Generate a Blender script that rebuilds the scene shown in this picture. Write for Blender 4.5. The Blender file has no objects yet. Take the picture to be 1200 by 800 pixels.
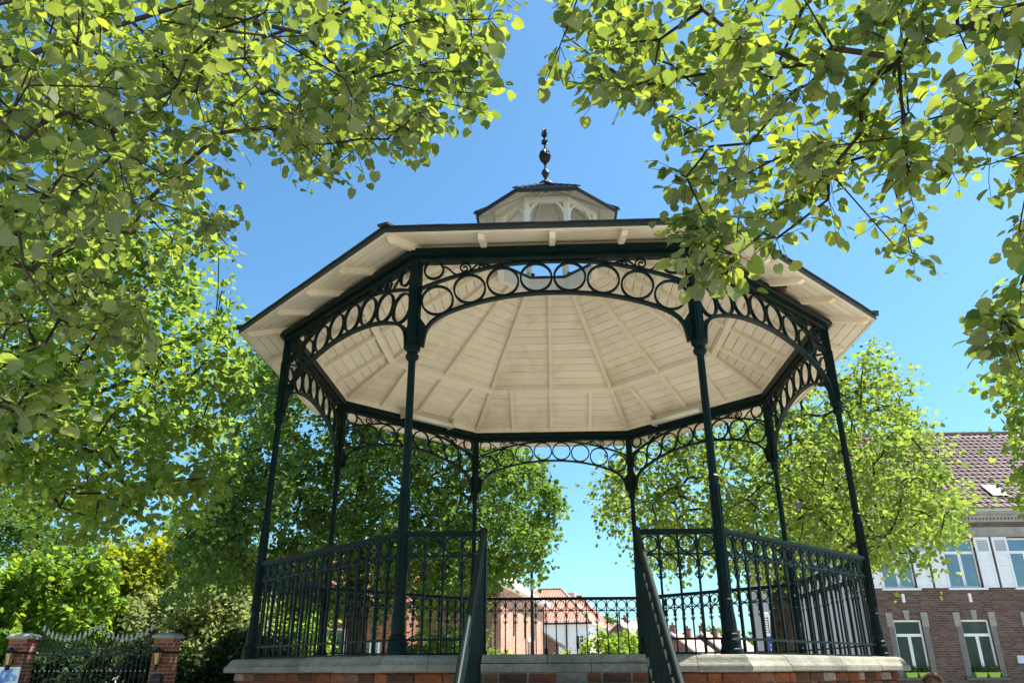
import bpy, math, random
import numpy as np
from mathutils import Vector, Matrix

sc = bpy.context.scene
PI = math.pi
rad = math.radians
GZ = -1.7                                   # ground level; z = 0 is the bandstand floor

# ------------------------------------------------------------------ camera
cam_d = bpy.data.cameras.new('camera')
cam = bpy.data.objects.new('camera', cam_d)
sc.collection.objects.link(cam)
sc.camera = cam
cam_d.sensor_width = 36.0
cam_d.lens = 902.08 / 1200 * 36
cam_d.clip_start = 0.1
cam_d.clip_end = 3000
_yaw, _pit, _rol = -0.0455, 0.4041, -0.003
_f = Vector((math.sin(_yaw) * math.cos(_pit), math.cos(_yaw) * math.cos(_pit), math.sin(_pit)))
_r = Vector((math.cos(_yaw), -math.sin(_yaw), 0))
_u = _r.cross(_f)
_r2 = math.cos(_rol) * _r + math.sin(_rol) * _u
_u2 = -math.sin(_rol) * _r + math.cos(_rol) * _u
_m = Matrix((_r2, _u2, -_f)).transposed().to_4x4()
_m.translation = (-0.0936, -9.537, -0.1137)
cam.matrix_world = _m
CAM = Vector((-0.0936, -9.537, -0.1137))

# ------------------------------------------------------------------ light
SUN_AZ, SUN_EL = rad(71), rad(60)           # azimuth from +y towards +x
world = bpy.data.worlds.new('World')
sc.world = world
world.use_nodes = True
wn = world.node_tree
bg = wn.nodes['Background']
sky_n = wn.nodes.new('ShaderNodeTexSky')
sky_n.sky_type = 'NISHITA'
sky_n.sun_disc = False
sky_n.sun_elevation = SUN_EL
sky_n.sun_rotation = SUN_AZ
sky_n.air_density = 1.0
sky_n.dust_density = 0.9
sky_n.ozone_density = 1.0
sky_t = wn.nodes.new('ShaderNodeMix')            # white balance of the clear sky: one tint for the whole dome
sky_t.data_type = 'RGBA'
sky_t.blend_type = 'MULTIPLY'
sky_t.inputs[0].default_value = 1.0
sky_t.inputs[7].default_value = (0.61, 0.99, 1.13, 1)
wn.links.new(sky_n.outputs[0], sky_t.inputs[6])
wn.links.new(sky_t.outputs[2], bg.inputs[0])
bg.inputs[1].default_value = 0.073
sun_d = bpy.data.lights.new('sun', 'SUN')
sun_d.energy = 5.0
sun_d.angle = rad(0.5)
sun_d.color = (1.0, 0.95, 0.86)
sun = bpy.data.objects.new('sun', sun_d)
sc.collection.objects.link(sun)
_s = Vector((math.sin(SUN_AZ) * math.cos(SUN_EL), math.cos(SUN_AZ) * math.cos(SUN_EL), math.sin(SUN_EL)))
sun.rotation_euler = _s.to_track_quat('Z', 'Y').to_euler()
sun.location = (12, 8, 25)
sc.view_settings.view_transform = 'Standard'
sc.view_settings.look = 'None'
sc.view_settings.exposure = 1.5
sc.view_settings.gamma = 1.0
sc.render.engine = 'CYCLES'
sc.cycles.max_bounces = 8
sc.cycles.diffuse_bounces = 5
sc.cycles.transmission_bounces = 6
sc.cycles.use_denoising = True

# ------------------------------------------------------------------ mesh helpers
class MB:
    def __init__(s): s.v = []; s.f = []
    def add(s, vs, fs):
        o = len(s.v); s.v += [tuple(p) for p in vs]; s.f += [tuple(i + o for i in f) for f in fs]; return s
    def box(s, x0, x1, y0, y1, z0, z1):
        return s.add([(x0,y0,z0),(x1,y0,z0),(x1,y1,z0),(x0,y1,z0),(x0,y0,z1),(x1,y0,z1),(x1,y1,z1),(x0,y1,z1)],
                     [(0,3,2,1),(4,5,6,7),(0,1,5,4),(1,2,6,5),(2,3,7,6),(3,0,4,7)])
    def bbox(s, x0, x1, y0, y1, z0, z1, b=.004):
        """box with chamfered vertical and top edges"""
        p = [(x0+b,y0),(x1-b,y0),(x1,y0+b),(x1,y1-b),(x1-b,y1),(x0+b,y1),(x0,y1-b),(x0,y0+b)]
        cx, cy = (x0+x1)/2, (y0+y1)/2
        q = [(x+(b if x<cx else -b), y+(b if y<cy else -b)) for x, y in p]
        vs = [(x,y,z0) for x,y in p]+[(x,y,z1-b) for x,y in p]+[(x,y,z1) for x,y in q]
        fs = [tuple(range(7,-1,-1)), tuple(range(16,24))]
        for r in (0, 8):
            for i in range(8):
                j = (i+1) % 8; fs.append((r+i, r+j, r+8+j, r+8+i))
        return s.add(vs, fs)
    def beam(s, p0, p1, w, h, up=(0,0,1)):
        """bar from p0 to p1; p0/p1 run along the middle of its top face"""
        p0, p1 = Vector(p0), Vector(p1); d = (p1-p0).normalized()
        sd = d.cross(Vector(up)).normalized(); n = sd.cross(d).normalized()
        vs = []
        for p in (p0, p1):
            for a, b in ((-.5,0),(.5,0),(.5,-1),(-.5,-1)): vs.append(p+sd*(a*w)+n*(b*h))
        return s.add(vs, [(0,1,2,3),(7,6,5,4),(0,4,5,1),(1,5,6,2),(2,6,7,3),(3,7,4,0)])
    def tube(s, pts, r, n=6, closed=False, caps=True):
        pts = [Vector(p) for p in pts]; N = len(pts)
        rs = r if isinstance(r, (list, tuple)) else [r]*N
        vs = []; prev = None
        for i, p in enumerate(pts):
            a = pts[i-1] if (i > 0 or closed) else p
            b = pts[(i+1) % N] if (i < N-1 or closed) else p
            t = (b-a).normalized()
            if prev is None:
                prev = t.orthogonal().normalized()
            prev = (prev - t*prev.dot(t))
            if prev.length < 1e-6: prev = t.orthogonal()
            prev.normalize(); q = t.cross(prev)
            for k in range(n):
                an = 2*PI*k/n; vs.append(p+(prev*math.cos(an)+q*math.sin(an))*rs[i])
        fs = []
        for i in range(N if closed else N-1):
            j = (i+1) % N
            for k in range(n):
                l = (k+1) % n; fs.append((i*n+k, i*n+l, j*n+l, j*n+k))
        if not closed and caps:
            fs.append(tuple(range(n-1,-1,-1))); fs.append(tuple((N-1)*n+k for k in range(n)))
        return s.add(vs, fs)
    def ring(s, cx, y, cz, R, r, n=20, dep=None):
        """flat iron ring lying in the xz plane"""
        d = dep or r; vs = []
        for i in range(n):
            a = 2*PI*i/n; c, q = math.cos(a), math.sin(a)
            for rr, yy in ((R-r,-d),(R+r,-d),(R+r,d),(R-r,d)): vs.append((cx+rr*c, y+yy, cz+rr*q))
        fs = []
        for i in range(n):
            j = (i+1) % n
            for k in range(4):
                l = (k+1) % 4; fs.append((i*4+k, j*4+k, j*4+l, i*4+l))
        return s.add(vs, fs)
    def strip(s, pts, t, y0, y1):
        """bar of thickness t following a curve in the xz plane"""
        vs = []; N = len(pts)
        for i, (x, z) in enumerate(pts):
            a = pts[max(i-1,0)]; b = pts[min(i+1,N-1)]
            dx, dz = b[0]-a[0], b[1]-a[1]; L = math.hypot(dx,dz) or 1; nx, nz = -dz/L*t/2, dx/L*t/2
            vs += [(x-nx,y0,z-nz),(x+nx,y0,z+nz),(x+nx,y1,z+nz),(x-nx,y1,z-nz)]
        fs = []
        for i in range(N-1):
            for k in range(4):
                l = (k+1) % 4; fs.append((i*4+k, i*4+l, (i+1)*4+l, (i+1)*4+k))
        fs += [(3,2,1,0), tuple((N-1)*4+k for k in range(4))]
        return s.add(vs, fs)
    def lathe(s, prof, n=12, c=(0,0), rot=0.0):
        vs = []
        for r, z in prof:
            for k in range(n):
                a = 2*PI*k/n+rot; vs.append((c[0]+r*math.cos(a), c[1]+r*math.sin(a), z))
        fs = []
        for i in range(len(prof)-1):
            for k in range(n):
                l = (k+1) % n; fs.append((i*n+k, i*n+l, (i+1)*n+l, (i+1)*n+k))
        fs += [tuple(range(n-1,-1,-1)), tuple((len(prof)-1)*n+k for k in range(n))]
        return s.add(vs, fs)
    def mitre(s, prof, x0=None, x1=None, caps=False):
        """profile [(a, z)] swept along one side of the octagon that faces -y; ends mitred unless x0 / x1 are given"""
        T = math.tan(rad(22.5)); vs = []
        for e, xx in ((-1,x0),(1,x1)):
            for a, z in prof: vs.append(((e*a*T) if xx is None else xx, -a, z))
        n = len(prof); fs = [(i, (i+1) % n, n+(i+1) % n, n+i) for i in range(n)]
        fs += [tuple(range(n-1,-1,-1)), tuple(range(n,2*n))]
        return s.add(vs, fs)
    def prism(s, poly, y0, y1):
        """polygon in xz, thick along y"""
        n = len(poly)
        vs = [(x,y0,z) for x,z in poly]+[(x,y1,z) for x,z in poly]
        fs = [tuple(range(n)), tuple(range(2*n-1,n-1,-1))]+[(i,n+i,n+(i+1)%n,(i+1)%n) for i in range(n)]
        return s.add(vs, fs)
    def sphere(s, c, r, nu=10, nv=7, sq=(1,1,1)):
        prof = []
        vs = []
        for i in range(nv+1):
            th = PI*i/nv
            for k in range(nu):
                ph = 2*PI*k/nu
                vs.append((c[0]+r*sq[0]*math.sin(th)*math.cos(ph), c[1]+r*sq[1]*math.sin(th)*math.sin(ph), c[2]+r*sq[2]*math.cos(th)))
        fs = []
        for i in range(nv):
            for k in range(nu):
                l = (k+1) % nu; fs.append((i*nu+k,(i+1)*nu+k,(i+1)*nu+l,i*nu+l))
        return s.add(vs, fs)
    def mesh(s, name, mat=None, off=None, smooth=False, fix=True):
        me = bpy.data.meshes.new(name)
        v = s.v if off is None else [(x-off[0],y-off[1],z-off[2]) for x,y,z in s.v]
        me.from_pydata(v, [], s.f)
        if fix:
            import bmesh
            bm = bmesh.new(); bm.from_mesh(me)
            bmesh.ops.recalc_face_normals(bm, faces=bm.faces[:]); bm.to_mesh(me); bm.free()
        if mat: me.materials.append(mat)
        if smooth: me.shade_smooth()
        me.update()
        return me

COL = sc.collection
def link(name, me, parent=None, loc=(0,0,0), rz=0.0, **props):
    o = bpy.data.objects.new(name, me); COL.objects.link(o)
    o.location = loc; o.rotation_euler = (0,0,rz)
    if parent: o.parent = parent
    for k, v in props.items():
        if v: o[k] = v
    return o
def thing(name, label, cat, loc=(0,0,0), rz=0.0, group=None, me=None):
    return link(name, me, None, loc, rz, label=label, category=cat, group=group)
def obj(name, mb, mat, parent=None, off=None, loc=(0,0,0), rz=0.0, smooth=False, fix=True, **props):
    return link(name, mb.mesh(name, mat, off, smooth, fix), parent, loc, rz, **props)

# ------------------------------------------------------------------ materials
def newmat(name):
    m = bpy.data.materials.new(name); m.use_nodes = True
    nt = m.node_tree; b = nt.nodes['Principled BSDF']
    return m, nt, b
def N(nt, t, **kw):
    n = nt.nodes.new(t)
    for k, v in kw.items(): setattr(n, k, v)
    return n
def coords(nt, scale=(1,1,1), kind='Object'):
    tc = N(nt,'ShaderNodeTexCoord'); mp = N(nt,'ShaderNodeMapping')
    mp.inputs['Scale'].default_value = scale
    nt.links.new(tc.outputs[kind], mp.inputs[0]); return mp.outputs[0]
def noise(nt, vec, scale, detail=4, rough=.55):
    n = N(nt,'ShaderNodeTexNoise'); n.inputs['Scale'].default_value = scale
    n.inputs['Detail'].default_value = detail; n.inputs['Roughness'].default_value = rough
    nt.links.new(vec, n.inputs['Vector']); return n.outputs['Fac']
def ramp(nt, fac, stops):
    r = N(nt,'ShaderNodeValToRGB'); e = r.color_ramp.elements
    while len(e) < len(stops): e.new(.5)
    for i, (p, c) in enumerate(stops): e[i].position = p; e[i].color = (*c, 1)
    nt.links.new(fac, r.inputs[0]); return r.outputs[0]
def mixc(nt, fac, a, b, mode='MIX'):
    m = N(nt,'ShaderNodeMix', data_type='RGBA', blend_type=mode)
    for v, i in ((fac,0),(a,6),(b,7)):
        if hasattr(v,'is_output'): nt.links.new(v, m.inputs[i])
        elif i == 0: m.inputs[0].default_value = v
        else: m.inputs[i].default_value = (*v,1)
    return m.outputs[2]
def bump(nt, b, h, strength=.3, dist=.01):
    n = N(nt,'ShaderNodeBump'); n.inputs['Strength'].default_value = strength
    n.inputs['Distance'].default_value = dist
    nt.links.new(h, n.inputs['Height']); nt.links.new(n.outputs[0], b.inputs['Normal'])
def plain(name, c, rough=.6, var=.18, scale=6, spec=.4, bmp=.0, metal=0, island=0, kind='Object'):
    m, nt, b = newmat(name)
    v = coords(nt, kind=kind); f = noise(nt, v, scale)
    lo = tuple(x*(1-var) for x in c); hi = tuple(min(1,x*(1+var)) for x in c)
    col = ramp(nt, f, [(.3,lo),(.7,hi)])
    if island:
        g = N(nt,'ShaderNodeObjectInfo')
        lo2 = (1-island,)*3; col = mixc(nt, 1.0, col, ramp(nt, g.outputs['Random'], [(0,lo2),(1,(1,1,1))]), 'MULTIPLY')
    if name == 'cream_paint':                                    # water stains and grime of their own shape
        st = noise(nt, v, 1.1, 6, .7)
        col = mixc(nt, 1.0, col, ramp(nt, st, [(.34,(.86,.83,.77)),(.50,(1,1,1))]), 'MULTIPLY')
    nt.links.new(col, b.inputs['Base Color'])
    b.inputs['Roughness'].default_value = rough; b.inputs['Metallic'].default_value = metal
    b.inputs['Specular IOR Level'].default_value = spec
    if bmp: bump(nt, b, noise(nt, v, scale*8, 3), bmp, .006)
    return m
def brickmat(name, cols, mortar, bw=.22, bh=.075, ms=.012, axis='x', rough=.85):
    m, nt, b = newmat(name)
    tc = N(nt,'ShaderNodeTexCoord'); sp = N(nt,'ShaderNodeSeparateXYZ'); cb = N(nt,'ShaderNodeCombineXYZ')
    ad = N(nt,'ShaderNodeMath', operation='ADD')
    nt.links.new(tc.outputs['Object'], sp.inputs[0])
    nt.links.new(sp.outputs[0], ad.inputs[0]); nt.links.new(sp.outputs[1], ad.inputs[1])
    nt.links.new(ad.outputs[0], cb.inputs[0]); nt.links.new(sp.outputs[2], cb.inputs[1])
    t = N(nt,'ShaderNodeTexBrick'); nt.links.new(cb.outputs[0], t.inputs['Vector'])
    t.inputs['Scale'].default_value = 1; t.inputs['Mortar Size'].default_value = ms/2
    t.inputs['Mortar Smooth'].default_value = .1; t.inputs['Bias'].default_value = 0
    t.inputs['Brick Width'].default_value = bw; t.inputs['Row Height'].default_value = bh
    t.inputs['Color1'].default_value = (0,0,0,1); t.inputs['Color2'].default_value = (1,1,1,1)
    t.inputs['Mortar'].default_value = (.5,.5,.5,1)
    sv = N(nt,'ShaderNodeSeparateColor'); nt.links.new(t.outputs['Color'], sv.inputs[0])
    c = ramp(nt, sv.outputs[0], [(i/(len(cols)-1), k) for i, k in enumerate(cols)])
    big = noise(nt, tc.outputs['Object'], .9, 5)
    c = mixc(nt, 1.0, c, ramp(nt, big, [(.3,(.75,.75,.76)),(.7,(1.1,1.08,1.05))]), 'MULTIPLY')
    c = mixc(nt, t.outputs['Fac'], c, mortar)
    nt.links.new(c, b.inputs['Base Color']); b.inputs['Roughness'].default_value = rough
    b.inputs['Specular IOR Level'].default_value = .2
    inv = N(nt,'ShaderNodeMath', operation='SUBTRACT'); inv.inputs[0].default_value = 1
    nt.links.new(t.outputs['Fac'], inv.inputs[1]); bump(nt, b, inv.outputs[0], .6, .008)
    return m
def tilemat(name, c0, c1, cw=.25, rh=.3, rough=.6):
    """far roof tiles: rolls across, courses down (object x across, y+z down the slope)"""
    m, nt, b = newmat(name)
    tc = N(nt,'ShaderNodeTexCoord'); sp = N(nt,'ShaderNodeSeparateXYZ'); nt.links.new(tc.outputs['Object'], sp.inputs[0])
    ma = N(nt,'ShaderNodeMath', operation='MULTIPLY'); ma.inputs[1].default_value = 2*PI/cw
    nt.links.new(sp.outputs[0], ma.inputs[0])
    si = N(nt,'ShaderNodeMath', operation='SINE'); nt.links.new(ma.outputs[0], si.inputs[0])
    md = N(nt,'ShaderNodeMath', operation='FRACT'); mb_ = N(nt,'ShaderNodeMath', operation='MULTIPLY'); mb_.inputs[1].default_value = 1/rh*1.5
    nt.links.new(sp.outputs[2], mb_.inputs[0]); nt.links.new(mb_.outputs[0], md.inputs[0])
    s2 = N(nt,'ShaderNodeMath', operation='MULTIPLY_ADD'); s2.inputs[1].default_value = .35; s2.inputs[2].default_value = .4
    nt.links.new(si.outputs[0], s2.inputs[0])
    s3 = N(nt,'ShaderNodeMath', operation='SUBTRACT'); nt.links.new(s2.outputs[0], s3.inputs[0])
    s4 = N(nt,'ShaderNodeMath', operation='MULTIPLY'); s4.inputs[1].default_value = .5; nt.links.new(md.outputs[0], s4.inputs[0])
    nt.links.new(s4.outputs[0], s3.inputs[1])
    big = noise(nt, tc.outputs['Object'], 2.0, 6)
    c = ramp(nt, big, [(.3,c0),(.7,c1)])
    nt.links.new(c, b.inputs['Base Color']); b.inputs['Roughness'].default_value = rough
    bump(nt, b, s3.outputs[0], .9, .05); return m
def leafmat(name, top, under, trans, tf=.45, gloss=.05, vmin=.65, veins=False):
    m = bpy.data.materials.new(name); m.use_nodes = True; nt = m.node_tree; nt.nodes.clear()
    out = N(nt,'ShaderNodeOutputMaterial'); ge = N(nt,'ShaderNodeNewGeometry')
    rnd = ge.outputs['Random Per Island']
    oi = N(nt,'ShaderNodeObjectInfo')
    ad = N(nt,'ShaderNodeMath', operation='ADD'); fr = N(nt,'ShaderNodeMath', operation='FRACT')
    nt.links.new(rnd, ad.inputs[0]); nt.links.new(oi.outputs['Random'], ad.inputs[1]); nt.links.new(ad.outputs[0], fr.inputs[0])
    val = ramp(nt, fr.outputs[0], [(0,(vmin*.9,vmin,vmin*1.1)),(.6,(1,1,1)),(1,(1.3,1.15,.8))])
    c = mixc(nt, ge.outputs['Backfacing'], top, under)
    c = mixc(nt, 1.0, c, val, 'MULTIPLY')
    tcol = mixc(nt, 1.0, trans, val, 'MULTIPLY')
    if veins:                                                        # midrib and side veins in the leaf's own space
        tc = N(nt,'ShaderNodeTexCoord'); sp = N(nt,'ShaderNodeSeparateXYZ'); nt.links.new(tc.outputs['Object'], sp.inputs[0])
        def mth(op, a, b=None, c=None):
            n = N(nt,'ShaderNodeMath', operation=op)
            for i, v in enumerate((a, b, c)):
                if v is None: continue
                if hasattr(v,'is_output'): nt.links.new(v, n.inputs[i])
                else: n.inputs[i].default_value = v
            return n.outputs[0]
        ax = mth('ABSOLUTE', sp.outputs[0]); rib = mth('LESS_THAN', ax, .018)
        side = mth('LESS_THAN', mth('FRACT', mth('MULTIPLY', mth('SUBTRACT', sp.outputs[1], mth('MULTIPLY', ax, .75)), 6.5)), .13)
        vn = mth('MULTIPLY', mth('MAXIMUM', rib, side), .45)
        c = mixc(nt, vn, c, tuple(min(1, q*1.7+.03) for q in under)); tcol = mixc(nt, vn, tcol, tuple(q*.45 for q in trans))
        blot = noise(nt, tc.outputs['Object'], 4.0, 4); tcol = mixc(nt, 1.0, tcol, ramp(nt, blot, [(.3,(.78,.82,.8)),(.7,(1.12,1.08,1))]), 'MULTIPLY')
    d = N(nt,'ShaderNodeBsdfDiffuse'); t = N(nt,'ShaderNodeBsdfTranslucent'); g = N(nt,'ShaderNodeBsdfGlossy')
    g.inputs['Roughness'].default_value = .6; g.inputs['Color'].default_value = (.9,.95,.9,1)
    nt.links.new(c, d.inputs[0]); nt.links.new(tcol, t.inputs[0])
    m1 = N(nt,'ShaderNodeMixShader'); m1.inputs[0].default_value = tf
    nt.links.new(d.outputs[0], m1.inputs[1]); nt.links.new(t.outputs[0], m1.inputs[2])
    m2 = N(nt,'ShaderNodeMixShader'); m2.inputs[0].default_value = gloss*.4
    nt.links.new(m1.outputs[0], m2.inputs[1]); nt.links.new(g.outputs[0], m2.inputs[2])
    nt.links.new(m2.outputs[0], out.inputs[0]); return m
def glassmat(name, inside, refl=.35):
    m = bpy.data.materials.new(name); m.use_nodes = True; nt = m.node_tree; nt.nodes.clear()
    out = N(nt,'ShaderNodeOutputMaterial'); d = N(nt,'ShaderNodeBsdfDiffuse'); g = N(nt,'ShaderNodeBsdfGlossy')
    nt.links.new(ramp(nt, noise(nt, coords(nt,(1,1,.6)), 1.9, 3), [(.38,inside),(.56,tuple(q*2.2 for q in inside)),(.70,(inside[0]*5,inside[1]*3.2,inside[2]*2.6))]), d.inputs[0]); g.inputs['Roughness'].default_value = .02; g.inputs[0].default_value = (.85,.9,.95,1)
    v = coords(nt); bp = N(nt,'ShaderNodeBump'); bp.inputs['Strength'].default_value = .04; bp.inputs['Distance'].default_value = .05
    nt.links.new(noise(nt, v, 1.3, 1), bp.inputs['Height']); nt.links.new(bp.outputs[0], g.inputs['Normal'])
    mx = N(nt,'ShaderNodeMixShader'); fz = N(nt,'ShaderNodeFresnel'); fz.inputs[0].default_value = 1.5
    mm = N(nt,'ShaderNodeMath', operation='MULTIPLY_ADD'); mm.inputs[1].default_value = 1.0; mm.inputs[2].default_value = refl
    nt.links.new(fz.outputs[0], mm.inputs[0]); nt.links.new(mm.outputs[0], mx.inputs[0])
    nt.links.new(d.outputs[0], mx.inputs[1]); nt.links.new(g.outputs[0], mx.inputs[2]); nt.links.new(mx.outputs[0], out.inputs[0]); return m

M_iron = plain('green_iron_paint', (.0018,.0105,.0098), .45, .4, 9, .13, .10)
M_cream = plain('cream_paint', (.80,.71,.575), .55, .04, 2.5, .3, .03, island=.09)
M_white = plain('white_timber_paint', (.72,.70,.64), .5, .05, 3, .3)
M_zinc = plain('grey_zinc', (.032,.033,.030), .5, .25, 5, .35)
M_slate = plain('slate', (.055,.056,.06), .3, .3, 7, .5, .1, island=.2)
def stonemat():
    m, nt, b = newmat('weathered_stone'); v = coords(nt); oi = N(nt,'ShaderNodeObjectInfo')
    c = ramp(nt, noise(nt, v, 2.2, 6, .65), [(.30,(.15,.145,.12)),(.52,(.245,.235,.20)),(.75,(.32,.31,.27))])
    c = mixc(nt, 1, c, ramp(nt, noise(nt, v, 38, 4), [(.3,(.78,.77,.74)),(.7,(1.12,1.12,1.1))]), 'MULTIPLY')
    c = mixc(nt, ramp(nt, noise(nt, v, 9, 5), [(.60,(0,0,0)),(.72,(.55,.55,.55))]), c, (.09,.085,.06))
    c = mixc(nt, 1, c, ramp(nt, oi.outputs['Random'], [(0,(.85,.85,.86)),(1,(1.1,1.08,1.03))]), 'MULTIPLY')
    nt.links.new(c, b.inputs['Base Color']); b.inputs['Roughness'].default_value = .85; b.inputs['Specular IOR Level'].default_value = .2
    bump(nt, b, noise(nt, v, 45, 5), .6, .006); return m
M_stone = stonemat()
M_greystone = plain('grey_dressed_stone', (.27,.26,.23), .85, .2, 3, .2, .3)
M_mortar = plain('lime_mortar', (.30,.27,.22), .95, .2, 12, .1, .5)
M_floor = plain('floor_paving', (.46,.43,.38), .85, .2, 3, .2, .3)
M_bark = plain('bark', (.05,.042,.032), .95, .45, 7, .1, .9)
M_twig = plain('twig_bark', (.025,.021,.015), .9, .3, 9, .1)
M_lampbody = plain('beige_lamp_body', (.5,.46,.36), .4, .06, 6, .4)
M_lens = plain('lamp_lens', (.7,.68,.6), .15, .03, 6, .6)
M_nest = plain('dead_twigs', (.06,.03,.02), .9, .4, 20)
M_wpaint = plain('white_gloss_paint', (.74,.76,.78), .4, .05, 4, .4)
M_shutter = plain('pale_shutter_paint', (.70,.73,.76), .5, .05, 4, .35)
M_black = plain('black_iron', (.006,.007,.008), .45, .3, 10, .3)
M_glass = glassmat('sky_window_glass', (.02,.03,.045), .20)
M_glass2 = glassmat('dark_window_glass', (.010,.013,.009), .015)
M_lime = plain('lime_green_plastic', (.30,.48,.04), .4, .06, 5, .4)
M_render = plain('pale_grey_render', (.40,.40,.42), .85, .06, 2, .2, .1)
M_whitewall = plain('white_render', (.72,.72,.74), .85, .05, 2, .2)
M_dark = plain('dark_interior', (.012,.012,.012), .9, .1, 3, .1)
M_school = brickmat('brown_school_brick', [(.085,.050,.040),(.115,.066,.054),(.15,.105,.086)], (.19,.17,.15))
M_pillar = brickmat('red_brick', [(.16,.05,.03),(.24,.075,.045),(.30,.11,.07)], (.32,.27,.23))
M_salmon = brickmat('salmon_brick', [(.34,.17,.11),(.42,.22,.15),(.50,.32,.24)], (.45,.40,.35))
M_umber = brickmat('umber_brick', [(.13,.07,.06),(.18,.10,.08),(.22,.13,.10)], (.22,.18,.16))
M_pantile = plain('brown_glazed_pantile', (.068,.022,.014), .3, .3, 5, .6, island=0)
M_orange = tilemat('orange_roof_tile', (.33,.13,.08), (.42,.19,.125))
M_redtile = tilemat('red_roof_tile', (.24,.07,.045), (.33,.11,.07))
M_pinktile = tilemat('weathered_pink_tile', (.42,.25,.19), (.52,.33,.26))
M_leafA = leafmat('lime_leaf_near', (.055,.11,.028), (.18,.205,.115), (.32,.42,.04), .48, .03, .55)
M_leafV = leafmat('veined_lime_leaf', (.055,.11,.028), (.18,.205,.115), (.32,.42,.04), .48, .03, .55, True)
M_leafB = leafmat('lime_leaf', (.08,.16,.03), (.14,.20,.07), (.32,.46,.045), .50, .04)
M_leafC = leafmat('dark_lime_leaf', (.06,.125,.028), (.095,.155,.05), (.22,.36,.03), .40, .04)
M_leafD = leafmat('sunny_lime_leaf', (.085,.155,.03), (.14,.195,.065), (.32,.44,.05), .45, .04)
M_leafK = leafmat('shade_toned_leaf', (.025,.055,.018), (.035,.065,.025), (.06,.12,.015), .3, .04)  # leaf colour darkened to stand for the shade under the garden trees
M_leafG = leafmat('garden_leaf', (.08,.165,.022), (.13,.21,.04), (.35,.49,.035), .48, .035)
M_leafY = leafmat('golden_leaf', (.17,.21,.02), (.2,.23,.04), (.47,.52,.02), .45, .035)
M_leafO = leafmat('olive_leaf', (.16,.20,.08), (.22,.25,.12), (.40,.46,.12), .44, .04)

def brickvar():
    m, nt, b = newmat('mixed_plinth_brick')
    oi = N(nt,'ShaderNodeObjectInfo'); v = coords(nt)
    c = ramp(nt, oi.outputs['Random'], [(0,(.075,.05,.04)),(.25,(.14,.062,.042)),(.5,(.22,.075,.038)),(.72,(.30,.105,.042)),(.88,(.17,.11,.08)),(.97,(.36,.31,.26))])
    n2 = noise(nt, v, 14, 6); c = mixc(nt, 1.0, c, ramp(nt, n2, [(.3,(.55,.52,.5)),(.65,(1.15,1.1,1.05))]), 'MULTIPLY')
    st = noise(nt, v, 5, 3); c = mixc(nt, ramp(nt, st, [(.58,(0,0,0)),(.75,(.5,.5,.5))]), c, (.34,.30,.25))
    nt.links.new(c, b.inputs['Base Color']); b.inputs['Roughness'].default_value = .9; b.inputs['Specular IOR Level'].default_value = .15
    bump(nt, b, noise(nt, v, 60, 4), .6, .004); return m
M_brick = brickvar()
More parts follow.
